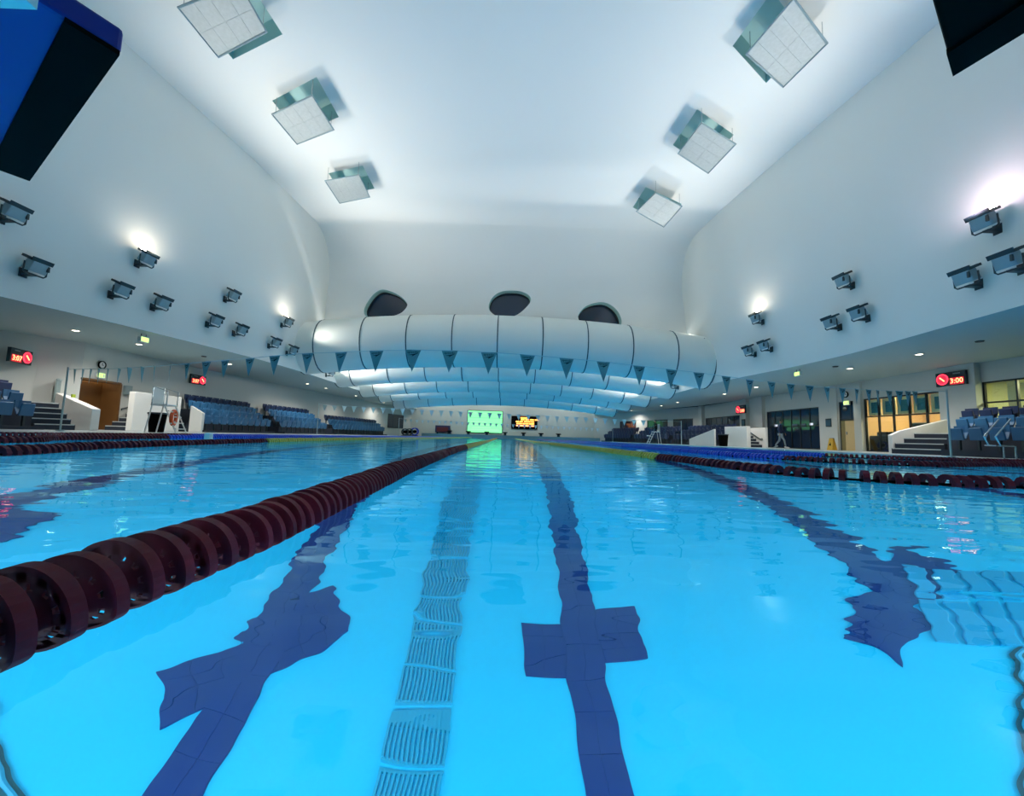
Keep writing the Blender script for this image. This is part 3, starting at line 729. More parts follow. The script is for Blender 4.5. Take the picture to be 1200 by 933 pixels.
for r_, (z, n, wl) in enumerate(((.55, 1, 1.1), (.32, 4, .5), (.05, 5, .42), (-.22, 6, .36), (-.50, 6, .36))):
    for k in range(n):
        x = (-1.1 if r_ > 1 else -.5) + k * (2.5 / max(n, 2)) + random.uniform(-.05, .05)
        MB().slab(x, x + wl, -.075, -.065, z, z + .16).build('lettering', e_orange if r_ < 4 else e_redhot, o)

# ------------------------------------------------------------------ seats on the stands
def make_seat(m):
    o = thing('stadium_seat', 'x', 'seat')
    mb = MB(); n = 7; prof = []
    for k in range(n):
        t_ = k / (n - 1); prof.append((.10 + .10 * t_ + .05 * (1 - abs(2 * t_ - 1)), .36 + .44 * t_))
    vs = []; fs = []
    for y, z in prof:
        for x in (-.215, -.1, .1, .215): vs.append((x, y + (.0 if abs(x) < .15 else -.025), z))
    nn = len(vs)
    vs += [(x, y + .03, z) for x, y, z in vs]
    for i in range(n - 1):
        for k in range(3):
            a = i * 4 + k; fs.append((a, a + 1, a + 5, a + 4)); fs.append((nn + a, nn + a + 4, nn + a + 5, nn + a + 1))
    for i in range(n - 1):
        fs.append((i * 4, (i + 1) * 4, nn + (i + 1) * 4, nn + i * 4)); fs.append((i * 4 + 3, nn + i * 4 + 3, nn + i * 4 + 7, i * 4 + 7))
    fs.append((0, nn, nn + 1, 1)); fs += [(k, nn + k, nn + k + 1, k + 1) for k in (1, 2)]
    e = (n - 1) * 4; fs += [(e + k, e + k + 1, nn + e + k + 1, nn + e + k) for k in range(3)]
    mb.add(vs, fs).build('backrest', m, o)
    # tipped-up seat pan
    mb = MB(); mb.box((0, .03, .52), (.40, .06, .40), Matrix.Rotation(.16, 4, 'X'), .9); bevel(mb.build('seat_pan', m, o), .02)
    MB().slab(-.03, .03, .08, .14, 0, .40).slab(-.2, .2, .06, .12, .34, .38).build('bracket', m_dark, o)
    return o
SEATS = {m.name: make_seat(m) for m in (m_seat, m_seatnavy)}
used = set()
def put_seat(m, loc, rz, label, group):
    o = SEATS[m.name]
    if m.name in used: o = copy_tree(o)
    used.add(m.name)
    o.location = loc; o.rotation_euler = (0, 0, rz); o['label'] = label; o['group'] = group
def stand(p0, p1, rows, ends, side, where, dark_rows=(), step=.85, rise=.36, z0=.12, pitch=.52, frm='near end'):
    """tiered block: p0->p1 is the front line; ends[r] = (shift at start, shift at end) of row r"""
    p0 = Vector((*p0, 0)); p1 = Vector((*p1, 0)); u = (p1 - p0).normalized(); n = Vector((u.y, -u.x, 0)); n = n if n.x * side > 0 else -n
    rz = math.atan2(n.y, n.x) - PI / 2
    tr = thing('seating_terrace', f'dark stepped terrace under {where}', 'terrace', tuple(p0))
    for r in range(rows):
        a = p0 + n * step * r + u * ends[r][0]; b_ = p1 + n * step * r + u * ends[r][1]; z = z0 + r * rise
        MB().prism([tuple(v - p0 + Vector((0, 0, DZ))) for v in (a - n * .25, b_ - n * .25, b_ + n * (step - .25), a + n * (step - .25))], (0, 0, z - DZ)).build('tier', m_terrace, tr)
        L = (b_ - a).length; cnt = int(L / pitch)
        nm = ['front row', 'second row', 'third row', 'top row'][r]
        m = m_seatnavy if r in dark_rows else m_seat
        col = 'navy' if r in dark_rows else 'blue'
        for k in range(cnt):
            p = a + u * ((k + .5) * L / cnt)
            put_seat(m, (p.x, p.y, z), rz, f'{col} seat, {ORD[k]} from the {frm}, {nm} of {where}', f'seats in the {nm} of {where}')
    return tr
stand((-15.0, 11.1), (-15.0, 13.4), 3, [(0, 0), (.3, .38), (.6, .76)], -1, 'the near left stand', (2,))
stand((-14.7, 20.3), (-14.6, 25.9), 4, [(0, 0), (.4, .3), (.9, .7), (1.5, 1.2)], -1, 'left stand behind lifeguard chair', (3,), .72, .36)
stand((-14.4, 26.7), (-14.0, 32.6), 4, [(0, 0), (.4, .3), (.8, .6), (1.2, .9)], -1, 'the second left stand', (3,), .68, .36)
stand((-13.8, 33.4), (-12.6, 43.4), 3, [(0, 0), (.4, .3), (.8, .6)], -1, 'the farthest left stand', (2,), .62, .36)
stand((15.0, 13.7), (15.0, 10.9), 3, [(0, 0), (-.6, 0), (-1.2, 0)], 1, 'the near right stand', (2,), .9, .36, .22, frm='stair end')
stand((14.9, 28.6), (14.2, 34.6), 3, [(0, 0), (.2, .2), (.4, .4)], 1, 'the first far right stand', (0, 1, 2), .8, .36)
stand((14.1, 35.4), (13.0, 41.4), 3, [(0, 0), (.2, .2), (.4, .4)], 1, 'the second far right stand', (0, 1, 2), .7, .36)
stand((12.8, 42.2), (11.6, 48.2), 3, [(0, 0), (.2, .2), (.4, .4)], 1, 'the last far right stand', (0, 1, 2), .6, .36)

# ------------------------------------------------------------------ stairs, parapets and white blocks
def stairs(label, loc, rz, n, wd, tread, rise, rail=None):
    o = thing('stair_flight', label, 'stairs', loc, (0, 0, rz))     # climbs towards local +y
    for k in range(n):
        MB().slab(-wd / 2, wd / 2, k * tread, n * tread, k * rise, (k + 1) * rise).build('step', m_terrace, o)
        MB().slab(-wd / 2 + .02, wd / 2 - .02, k * tread - .012, k * tread + .05, (k + 1) * rise - .03, (k + 1) * rise + .006).build('nosing', m_tread, o)
    if rail:
        x = rail
        MB().tube([(x, -.05, 0), (x, -.05, .9)], .025, 8).build('rail_post', m_steel, o)
    return o
def parapet(label, pts, h, name='parapet'):
    """white wall: pts in plan-height profile (x,y,z) polygon extruded by h"""
    o = MB().prism(pts, h).build(name, m_white); o['label'] = label; o['category'] = 'parapet'
    bevel(o, .02); return o
stairs('short dark stair with pale step edges beside the near left seats', (-15.25, 14.18, DZ), PI / 2 - .42, 5, 1.0, .34, .19)
stairs('dark stair with pale step edges beside the near right seats', (15.0, 14.80, DZ), -PI / 2 + .52, 4, 1.35, .36, .20)
# sloping parapet left of the left stair / door
parapet('white sloping parapet between the near left stair and the doorway', [(-14.9, 15.0, DZ), (-14.9, 15.0, .80), (-17.4, 16.05, 1.42), (-17.4, 16.05, DZ)], (.10, .22, 0))
parapet('white sloping parapet beside the right stair', [(14.9, 15.6, DZ), (14.9, 15.6, .72), (15.3, 15.6, .90), (17.2, 15.6, 1.40), (17.2, 15.6, DZ)], (0, .16, 0))
# white blocks left: stair to the upper level behind them
parapet('tall white wall block left of the lifeguard chair', [(-15.9, 17.75, DZ), (-15.9, 17.75, 1.70), (-15.9, 20.3, 1.70), (-15.9, 20.3, DZ)], (-.25, 0, 0), 'stair_wall')
parapet('low white sloping wall behind the lifeguard chair', [(-15.4, 20.25, DZ), (-15.4, 20.25, 1.3), (-14.75, 20.2, .95), (-14.75, 20.2, DZ)], (0, .16, 0))
stairs('dark stair rising behind the white wall block on the left', (-16.6, 17.9, DZ), 0, 6, 1.1, .30, .19)
def handrail(label, pts):
    o = thing('handrail', label, 'handrail', pts[0])
    q = [Vector(p) - Vector(pts[0]) for p in pts]
    MB().tube(q, .028, 8).build('rail', m_dark, o)
    for p in (q[0], q[-1]):
        MB().tube([p, p + Vector((0.0, 0, -.07))], .018, 6).build('bracket', m_dark, o)
    return o
handrail('dark handrail on the wall right of the timber doorway', [(-17.46, 18.9, .98), (-17.46, 20.3, 1.42)])
# right side block, sloping parapet and stair
parapet('tall white stair wall in front of the dark windows on the right', [(15.2, 25.6, DZ), (15.2, 25.6, 1.33), (15.2, 28.2, 1.36), (15.2, 28.2, DZ)], (.25, 0, 0), 'stair_wall')
parapet('long white sloping parapet in front of the far right stand', [(14.45, 28.2, DZ), (14.45, 28.2, 1.18), (14.25, 31.6, .48), (14.25, 31.6, DZ)], (.14, 0, 0))
parapet('white wall panel behind the handrail on the right', [(16.5, 25.75, DZ), (16.5, 25.75, 1.28), (16.5, 27.9, 1.28), (16.5, 27.9, DZ)], (.14, 0, 0), 'stair_wall')
stairs('narrow dark stair between two white walls on the right', (15.98, 25.95, DZ), 0, 5, .8, .3, .19)
handrail('dark handrail on the white wall of the right stair', [(16.46, 27.6, 1.12), (16.46, 26.3, .56), (16.46, 26.05, .58)])

# ------------------------------------------------------------------ left wall details
# timber-lined doorway
dr_ = struct(MB().slab(-20.6, -20.5, 16.9, 18.8, DZ, 2.3).slab(-20.5, -17.7, 18.74, 18.86, DZ, 2.3).build('door_1', m_brown))
MB().slab(-20.5, -17.7, 16.93, 17.0, DZ, 2.3).build('panel', m_white, dr_)
MB().slab(-20.5, -17.7, 16.95, 18.8, 2.28, 2.4).build('passage_ceiling', m_brown, dr_)
MB().slab(-18.4, -18.3, 17.75, 18.74, DZ, 2.12).build('door_leaf', m_brown, dr_)
MB().slab(-17.72, -17.44, 17.0, 18.74, 2.08, 2.16).slab(-17.72, -17.44, 18.70, 18.78, DZ, 2.1).build('frame', m_brown, dr_)
MB().box((-18.25, 17.9, 1.05), (.05, .14, .03)).build('handle', m_steel, dr_)
lamp('passage_light', 'POINT', (-18.9, 17.4, 1.95), None, 14, (1, .75, .42), .1)
for k, y in enumerate((17.45, 17.95, 18.45)):
    o = thing('passage_lamp', 'glowing ceiling lamp inside the timber doorway, ' + ['first', 'second', 'third'][k] + ' from the pale panel', 'ceiling lamp', (-18.15, y, 2.27))
    MB().cyl((0, 0, -.02), .085, .03, 'Z', 12).build('lamp_face', e_down, o); MB().lathe([(.11, 0), (.11, .012), (.085, .012), (.085, 0)], 12, Matrix.Rotation(PI / 2, 4, 'X')).build('trim_ring', m_white, o)
def wall_clock(label, loc, rz, R):
    o = thing('wall_clock', label, 'clock', loc, (0, 0, rz))
    MB().lathe([(R, 0), (R, -.05), (R * .78, -.05), (R * .78, 0)], 24).build('rim', m_black, o)
    MB().cyl((0, -.02, 0), R * .78, .02, 'Y', 20).build('clock_face', m_white, o)
    MB().box((.0, -.036, R * .22), (.018, .008, R * .5)).box((R * .16, -.036, -.06 * R), (R * .36, .008, .018)).build('hands', m_black, o)
wall_clock('round black-rimmed wall clock above the timber doorway', (-17.44, 17.72, 2.80), PI / 2, .17)
wall_clock('round black-rimmed wall clock above the pale timber door', (RX - .03, 21.6, 3.02), -PI / 2, .17)
def exit_sign(label, loc, rz):
    o = thing('exit_sign', label, 'exit sign', loc, (0, 0, rz))
    MB().box((0, .0, 0), (.36, .08, .22)).build('casing', m_white, o)
    MB().box((0, -.045, .01), (.32, .01, .17)).build('sign_face', e_exit, o)
    mb = MB(); mb.box((-.03, -.053, .01), (.03, .006, .09), Matrix.Rotation(.3, 4, 'Y')).box((-.05, -.053, -.045), (.025, .006, .06), Matrix.Rotation(.6, 4, 'Y')).box((.0, -.053, -.04), (.025, .006, .06), Matrix.Rotation(-.6, 4, 'Y')).cyl((-.01, -.053, .07), .018, .006, 'Y', 8)
    mb.box((.10, -.053, 0), (.07, .006, .13)).build('running_figure', m_white, o)
exit_sign('green glowing exit sign over the timber doorway', (-17.44, 17.72, 2.34), PI / 2)
exit_sign('green glowing exit sign over the pale timber door', (RX - .045, 21.55, 2.56), -PI / 2)
o = thing('notice_board', 'grey notice board on the left wall above the parapet', 'board', (-17.78, 16.50, 1.50), (0, 0, PI / 2 + .6))
MB().box((0, 0, 0), (.80, .05, .95)).build('board', m_grey, o); MB().box((0, -.03, .47), (.84, .04, .05)).box((.41, -.03, 0), (.04, .04, .95)).build('frame', m_pole, o)
o = MB().box((-17.42, 19.05, 1.86), (.14, .34, .42)).build('wall_box', m_grey); o['label'] = 'small grey box on the left wall right of the doorway'; o['category'] = 'wall box'
bevel(o, .02)
o = MB().box((-16.2, 15.55, 1.28), (.05, .12, .12)).build('notice_tag', mat('lime_tag', (.35, .45, .03), .6)); o['label'] = 'tiny lime green tag beneath the grey notice board'; o['category'] = 'tag'

# ------------------------------------------------------------------ lifeguard chairs
def guard_chair(label, loc, rz, ring):
    o = thing('lifeguard_chair', label, 'lifeguard chair', loc, (0, 0, rz))
    for sx in (-.27, .27):
        MB().tube([(sx, -.55, 0), (sx, -.1, .95)], .022, 8).build('leg', m_white, o)
        MB().tube([(sx, .45, 0), (sx, .30, .95)], .022, 8).build('leg', m_white, o)
        MB().tube([(sx, -.15, .95), (sx, -.15, 1.45), (sx, .32, 1.60), (sx, .32, .95)], .02, 8).build('arm_rail', m_steel, o)
    for k in range(4):
        t_ = .15 + k * .22
        MB().box((0, -.55 + .45 * t_, .95 * t_), (.52, .11, .03)).build('step', m_white, o)
    bevel(MB().box((0, .1, .97), (.56, .52, .06)).build('seat', m_white, o), .015)
    bevel(MB().box((0, .33, 1.30), (.52, .05, .62)).build('backrest', m_white, o), .015)
    return o
guard_chair('white lifeguard chair with steps standing on the left deck', (-12.0, 14.7, DZ), PI / 2 + .1, True)
gc = guard_chair('white lifeguard chair on the right deck with a person seated on it', (12.3, 33.6, DZ), -PI / 2, False)
o = thing('lifebuoy', 'orange lifebuoy hanging on the left lifeguard chair', 'lifebuoy', (-11.62, 14.56, .55), (0, 0, PI / 2 + .4))
ringp = [(.24 * math.cos(2 * PI * k / 28), 0, .24 * math.sin(2 * PI * k / 28)) for k in range(28)]
MB().tube(ringp, .055, 10, closed=True).build('ring', m_orange, o, smooth=True)
for k in range(4):
    a = PI / 4 + k * PI / 2
    MB().lathe([(.061, -.03), (.061, .03), (.05, .03), (.05, -.03)], 12, Matrix.Translation((.24 * math.cos(a), 0, .24 * math.sin(a))) @ Matrix.Rotation(-a, 4, 'Y')).build('band', m_white, o)
def bin_(label, loc, s=1):
    o = thing('litter_bin', label, 'bin', loc)
    bevel(MB().cyl((0, 0, .34 * s), .22 * s, .68 * s, 'Z', 14, .28 * s).build('body', m_black, o), .02)
    MB().lathe([(.30 * s, .66 * s), (.30 * s, .72 * s), (.22 * s, .72 * s), (.22 * s, .66 * s)], 14, Matrix.Rotation(PI / 2, 4, 'X')).build('rim', m_dark, o)
bin_('black litter bin beside the left lifeguard chair', (-12.75, 15.25, DZ), 1.0)
bin_('black litter bin in front of the white stair wall on the right', (14.4, 26.9, DZ), 1.1)
# wet floor sign
o = thing('wet_floor_sign', 'yellow folding wet floor sign standing by the right wall', 'floor sign', (17.3, 21.5, DZ), (0, 0, -PI / 2 + .2))
for s in (-1, 1):
    bevel(MB().prism([(-.15, s * .16, 0), (.15, s * .16, 0), (.11, s * .02, .62), (-.11, s * .02, .62)], (0, s * .02, 0)).build('board', m_ysign, o), .008)
MB().prism([(-.06, -.115, .24), (.06, -.115, .24), (0, -.075, .42)], (0, -.012, 0)).build('warning_mark', m_black, o)
MB().cyl((0, 0, .62), .02, .24, 'X', 8).build('hinge', m_dark, o)

# ------------------------------------------------------------------ right wall glazing
def glazing(name, y0, y1, z0, z1, cols, rows, m_pane, lit=False, x=RX + .06):
    o = struct(MB().slab(x - .02, x + .06, y0, y1, z0, z0 + .06).slab(x - .02, x + .06, y0, y1, z1 - .06, z1).slab(x - .02, x + .06, y0, y0 + .06, z0, z1).slab(x - .02, x + .06, y1 - .06, y1, z0, z1).build(name, m_frame))
    zs = [z0 + .03] + rows + [z1 - .03]
    ys = [y0 + (y1 - y0) * k / cols for k in range(cols + 1)]
    for k in range(1, cols):
        MB().slab(x - .02, x + .06, ys[k] - .03, ys[k] + .03, z0, z1).build('mullion', m_frame, o)
    for z in rows:
        MB().slab(x - .018, x + .058, y0, y1, z - .03, z + .03).build('transom', m_frame, o)
    for k in range(cols):
        for a, b_ in zip(zs, zs[1:]):
            MB().slab(x + .012, x + .024, ys[k] + .02, ys[k + 1] - .02, a, b_).build('pane', m_pane, o)
    return o
# clear glass for the lit rooms
mg = bpy.data.materials.new('clear_glass'); mg.use_nodes = True
nt = mg.node_tree; nt.nodes.clear()
out = nt.nodes.new('ShaderNodeOutputMaterial'); tr = nt.nodes.new('ShaderNodeBsdfTransparent'); gl = nt.nodes.new('ShaderNodeBsdfGlossy'); mxs = nt.nodes.new('ShaderNodeMixShader')
gl.inputs['Roughness'].default_value = .02; tr.inputs['Color'].default_value = (.9, .97, .95, 1)
mxs.inputs[0].default_value = .07; nt.links.new(tr.outputs[0], mxs.inputs[1]); nt.links.new(gl.outputs[0], mxs.inputs[2]); nt.links.new(mxs.outputs[0], out.inputs[0])
glazing('window_4', 11.2, 15.35, 1.35, 2.85, 4, [2.05], mg)
glazing('window_5', 16.75, 20.6, DZ, 2.68, 5, [1.76], mg)
glazing('window_6', 23.6, 28.4, DZ, 2.5, 6, [1.42], m_glassdark)
glazing('window_7', 31.7, 37.2, .9, 2.45, 6, [], m_glassdark)
def glz_run(name, p0, p1, z0, z1, cols):
    p0 = Vector((*p0, 0)); p1 = Vector((*p1, 0)); L = (p1 - p0).length; a = math.atan2(p1.y - p0.y, p1.x - p0.x)
    o = struct(MB().slab(0, L, -.06, .02, z0, z0 + .08).slab(0, L, -.06, .02, z1 - .08, z1).slab(0, .08, -.06, .02, z0, z1).slab(L - .08, L, -.06, .02, z0, z1).build(name, m_frame)); o.location = p0; o.rotation_euler = (0, 0, a)
    for k in range(cols):
        MB().slab(L * k / cols + .03, L * (k + 1) / cols - .03, -.04, -.02, z0, z1).build('pane', m_glassdark, o)
ur = Vector((15.4 - RX, 8)).normalized()
glz_run('window_8', (RX + ur.x * 1.0, 38 + ur.y * 1.0), (RX + ur.x * 3.6, 38 + ur.y * 3.6), 1.0, 2.5, 3)
glz_run('window_9', (RX + ur.x * 4.4, 38 + ur.y * 4.4), (RX + ur.x * 7.6, 38 + ur.y * 7.6), 1.0, 2.5, 3)
ul = Vector((12 - 15.4, 9)).normalized()
glz_run('window_10', (15.4 + ul.x * 1.0, 46 + ul.y * 1.0), (15.4 + ul.x * 4.0, 46 + ul.y * 4.0), 1.0, 2.5, 3)
vl = Vector((1.6, 7)).normalized()
w11 = glz_run('window_11', (-14.2 + vl.x * 5.0, 48 + vl.y * 5.0), (-14.2 + vl.x * 1.0, 48 + vl.y * 1.0), .9, 2.6, 3)
# lit gym room behind window_5
rm = struct(MB().slab(RX + 3.4, RX + 3.5, 16.2, 22.8, DZ, 3.0).slab(RX + .2, RX + 3.4, 16.1, 16.2, DZ, 3.0).slab(RX + .2, RX + 3.4, 20.95, 21.05, DZ, 3.0).slab(RX + .2, RX + 3.5, 16.1, 21.05, 2.95, 3.05).build('wall_gym', m_room))
MB().slab(RX + .2, RX + 3.4, 16.2, 20.95, -.05, DZ).build('gym_floor', m_brown, rm)
for k in range(5):
    y = 17.13 + k * .77
    o = thing('gallery_frame', 'cream framed teal panel behind the upper gym window, number %s from the red clock' % ['one', 'two', 'three', 'four', 'five'][k], 'framed panel', (RX + .24, y, 2.22), (0, 0, -PI / 2), 'cream framed panels behind the gym windows')
    MB().slab(-.34, .34, -.02, .02, -.40, -.27).slab(-.34, .34, -.02, .02, .27, .40).slab(-.34, -.20, -.02, .02, -.27, .27).slab(.20, .34, -.02, .02, -.27, .27).build('frame', m_cream, o)
    MB().slab(-.20, .20, -.005, .01, -.27, .27).build('panel', mat('teal_panel', (.02, .13, .14), .5), o)
lamp('gym_light', 'AREA', (RX + 1.9, 18.6, 2.9), (0, 0, -1), 170, (1, .80, .48), 1.6)
lamp('gym_front_light', 'AREA', (RX + .30, 18.7, 2.85), (.25, 0, -1), 20, (1, .85, .5), .5)
for k, (y, lb) in enumerate(((18.0, 'white and black exercise machine inside the gym window, behind the parapet'), (19.3, 'dark exercise machine low in the gym window beside the door'))):
    o = thing('exercise_machine', lb, 'exercise machine', (RX + 1.9, y, DZ), (0, 0, -PI / 2 + .3))
    MB().box((0, 0, .12), (.6, 1.2, .2)).build('base', m_black, o)
    MB().tube([(-.25, -.4, .2), (-.25, -.35, 1.25)], .04, 8).build('upright', m_black, o); MB().tube([(.25, -.4, .2), (.25, -.35, 1.25)], .04, 8).build('upright', m_black, o)
    bevel(MB().box((0, -.38, 1.32), (.75, .14, .26), Matrix.Rotation(.4, 4, 'X')).build('console', m_white if k == 0 else m_dark, o), .03)
    MB().tube([(-.3, -.35, 1.15), (-.3, .25, 1.05), (-.3, .3, .95)], .025, 6).build('hand_grip', m_black, o); MB().tube([(.3, -.35, 1.15), (.3, .25, 1.05), (.3, .3, .95)], .025, 6).build('hand_grip', m_black, o)
for k in range(4):
    o = thing('gym_bench', 'dark padded bench inside the gym below the warm wall, ' + ['first', 'second', 'third', 'fourth'][k] + ' from the door', 'bench', (RX + .55, 20.4 - k * .62, DZ))
    bevel(MB().slab(-.25, .25, -.30, .30, .0, .80).build('body', m_blackcloth, o), .05); bevel(MB().slab(.15, .28, -.30, .30, .7, 1.0).build('backrest', m_blackcloth, o), .04)
# lit corridor behind window_4
rm2 = struct(MB().slab(RX + 2.4, RX + 2.5, 10.5, 16.0, DZ, 3.0).slab(RX + .2, RX + 2.4, 15.9, 16.0, DZ, 3.0).slab(RX + .2, RX + 2.4, 10.5, 10.6, DZ, 3.0).slab(RX + .2, RX + 2.5, 10.5, 16, 2.95, 3.05).slab(RX + .2, RX + 2.5, 10.5, 16, DZ - .05, DZ).build('wall_corridor', mat('corridor_wall', (.42, .42, .24), .6, .1, 1)))
for k, (y, z, lb) in enumerate(((13.5, 2.6, 'upper yellow strip lamp seen through the right window'), (13.3, 2.2, 'middle yellow strip lamp seen through the right window'), (13.6, 1.55, 'lowest yellow strip lamp seen through the right window'))):
    o = MB().slab(RX + 1.6, RX + 1.66, y - .25, y + .25, z - .03, z + .03).build('strip_lamp', e_tube); o['label'] = lb; o['category'] = 'strip lamp'
o = MB().slab(RX + .5, RX + .58, 14.7, 14.95, 1.2, 2.9).build('strip_post', m_cream); o['label'] = 'cream vertical post inside the right window'; o['category'] = 'post'
lamp('corridor_light', 'AREA', (RX + 1.4, 13.3, 2.9), (0, 0, -1), 190, (1, .9, .5), .8)
# pale timber door with dark glazed overlight
d2 = struct(MB().slab(RX + .02, RX + .10, 21.1, 22.15, 1.62, 1.70).slab(RX + .02, RX + .10, 21.1, 21.16, DZ, 2.65).slab(RX + .02, RX + .10, 22.09, 22.15, DZ, 2.65).slab(RX + .02, RX + .10, 21.1, 22.15, 2.59, 2.65).slab(RX + .03, RX + .09, 21.42, 21.46, 1.7, 2.6).build('door_2', m_frame))
MB().slab(RX + .05, RX + .08, 21.16, 22.09, 1.68, 2.6).build('overlight', m_glassdark, d2)
MB().slab(RX + .04, RX + .09, 21.16, 21.84, DZ, 1.62).build('door_leaf', m_timber, d2)
MB().slab(RX + .03, RX + .10, 21.84, 22.09, DZ, 1.62).build('side_panel', mat('olive_panel', (.22, .18, .07), .6), d2)
MB().box((RX + .02, 21.72, .95), (.04, .05, .16)).build('handle', m_steel, d2)
lamp('door_light', 'SPOT', (RX - .75, 21.5, 3.2), (.35, 0, -1), 55, (1, .85, .6), .08, 1.3, 1)
o = thing('door_sign', 'round dark badge with pale bars on the glass above the timber door', 'sign', (RX + .02, 21.78, 2.28), (0, 0, -PI / 2))
MB().cyl((0, 0, 0), .16, .02, 'Y', 20).build('disc', m_ink, o)
MB().slab(-.10, .10, -.016, -.010, -.02, .015).slab(-.07, .07, -.016, -.010, .04, .065).build('bars', m_grey, o)
# poster boxes
for (y, z, w_, h_, lb) in ((22.85, 1.55, .42, .45, 'dark framed poster box on the wall between dark windows and timber door'), (30.65, 1.80, .42, .55, 'blue framed notice under the far right red clock')):
    o = thing('notice_box', lb, 'notice', (RX - (.03 if y < 25 else .33), y, z), (0, 0, -PI / 2))
    bevel(MB().box((0, 0, 0), (w_, .07, h_)).build('frame', m_dark, o), .015)
    MB().box((0, -.04, -.02), (w_ * .8, .01, h_ * .75)).build('sheet', mat('notice_blue', (.03, .10, .16), .5), o)
# glowing patches on the dark panes, a lamp's reflection painted as emission
for k, (y, lb) in enumerate(((24.3, 'glowing patch of a lamp reflected low in the dark window glass'), (27.5, 'small glowing patch low in the dark window by the white panel'))):
    o = MB().box((RX + .05, y, 1.50), (.012, .30, .16)).build('pane_glow', emit('pale_glow', (.8, .85, 1), .8)); o['label'] = lb; o['category'] = 'lamp'
for k, y in enumerate((25.0, 25.7)):
    o = MB().box((RX + .055, y, 1.46), (.012, .5, .22)).build('glass_notice', mat('glass_notice', (.10, .15, .20), .6)); o['label'] = ['pale paper notice on the dark window nearer the lamp', 'pale paper notice on the dark window nearer the person'][k]; o['category'] = 'notice'

# ------------------------------------------------------------------ pool ladder rails at the right deck
o = thing('grab_rail', 'bent steel grab rail at the right pool edge below the blue seats', 'rail', (11.95, 9.72, DZ))
for dy in (0, .24):
    MB().tube([(.35, dy, 0), (.35, dy, .32), (-.02, dy, .34), (-.12, dy, .55), (.22, dy - .06, .98)], .018, 8).build('rail', m_steel, o)
MB().box((.1, .12, .33), (.45, .24, .03)).build('tread', m_steel, o)

# ------------------------------------------------------------------ far end: starting blocks, cart, reels
SBK = [(-4.77, .72), (-2.37, .70), (.02, .68), (2.42, .62), (4.71, .58), (7.0, .52), (-7.2, .7)]
def far_block(i, x):
    o = thing('starting_block', 'dark far starting block under the ' + ['left edge of the green screen', 'middle of the green screen', 'right edge of the green screen', 'left part of the score display', 'right part of the score display', 'pale wall right of the score display', 'wall left of the dark cart'][i], 'starting block', (x, 53.6, .42), group='starting blocks at the far end')
    bevel(MB().box((0, 0, .36), (.62, .7, .08), Matrix.Rotation(.12, 4, 'X')).build('platform', m_black, o), .02)
    MB().box((0, .1, .16), (.34, .3, .34)).build('pedestal', m_dark, o)
for i, (x, z) in enumerate(SBK): far_block(i, x)
o = thing('equipment_cart', 'dark blue and red cart parked against the far wall', 'cart', (-8.2, 54.3, DZ + .4))
bevel(MB().box((0, 0, .62), (1.9, .7, .9)).build('body', mat('cart_blue', (.02, .03, .10), .5), o), .03)
MB().box((0, -.36, .55), (1.5, .03, .6)).build('front_panel', m_red, o)
for sx in (-.7, .7):
    for sy in (-.25, .25): MB().cyl((sx, sy, .09), .09, .06, 'X', 12).build('wheel', m_black, o)
for k, (x, y, r_) in enumerate(((-11.3, 51.6, .48), (-11.7, 50.4, .42), (-11.9, 49.2, .40))):
    o = thing('rope_reel', ['blue-rimmed lane rope reel, the one closest to the far wall', 'dark lane rope reel in the middle of the three', 'dark lane rope reel closest to the left seats'][k], 'reel', (x, y, DZ), (0, 0, .5))
    mt = m_blue if k == 0 else m_dark
    MB().lathe([(r_, -.05), (r_, .05), (r_ - .1, .05), (r_ - .1, -.05)], 20, Matrix.Translation((0, -.25, r_ + .06))).build('wheel', mt, o)
    MB().lathe([(r_, -.05), (r_, .05), (r_ - .1, .05), (r_ - .1, -.05)], 20, Matrix.Translation((0, .25, r_ + .06))).build('wheel', mt, o)
    MB().cyl((0, 0, r_ + .06), .2, .5, 'Y', 14).build('drum', m_black, o)
    MB().box((0, 0, .04), (.7, .7, .08)).build('base', m_dark, o)

# ------------------------------------------------------------------ starting blocks over the camera's end of the pool
def near_block(label, apex, e1, e2, L1, L2, z, under, strip):
    a = Vector((*apex, 0)); e1 = Vector((*e1, 0)).normalized(); e2 = Vector((*e2, 0)).normalized()
    o = thing('diving_block', label, 'starting block', (a.x, a.y, z))
    q = [Vector(), e1 * L1, e1 * L1 + e2 * L2, e2 * L2]
    pl = MB().prism([tuple(v) for v in q], (0, 0, .04)).build('platform', under, o); bevel(pl, .006)
    s_ = [e2 * .002, e1 * L1 + e2 * .002, e1 * L1 + e2 * .062, e2 * .062]
    MB().prism([tuple(v + Vector((0, 0, -.006))) for v in s_], (0, 0, .008)).build('front_strip', strip, o)
    MB().prism([tuple(v + Vector((0, 0, .04))) for v in [e1 * .03 + e2 * .03, e1 * (L1 - .03) + e2 * .03, e1 * (L1 - .03) + e2 * (L2 - .03), e1 * .03 + e2 * (L2 - .03)]], (0, 0, .008)).build('grip_mat', m_black, o)
    c_ = e1 * (L1 / 2) + e2 * (L2 - .18)
    hz = z - DZ
    MB().box((c_.x, c_.y, -hz / 2), (.26, .26, hz)).build('pedestal', under, o)
    return o
nb = near_block('blue starting block with its front lip shaded black, overhanging at upper left', (-.62, .60), (-.49, .32), (-.52, -.85), .64, 1.30, .80, m_blockblue, m_black)  # the strip's black paints the shade under the front lip
MB().box((-.06, -.16, -.012), (.055, .15, .024)).build('grip', m_white, nb)
near_block('black starting block overhanging at upper right', (.68, .575), (.30, -.90), (-.80, -.58), 1.30, .62, .80, m_black, m_black).location
# pedestals of both stand on the end deck behind the lens

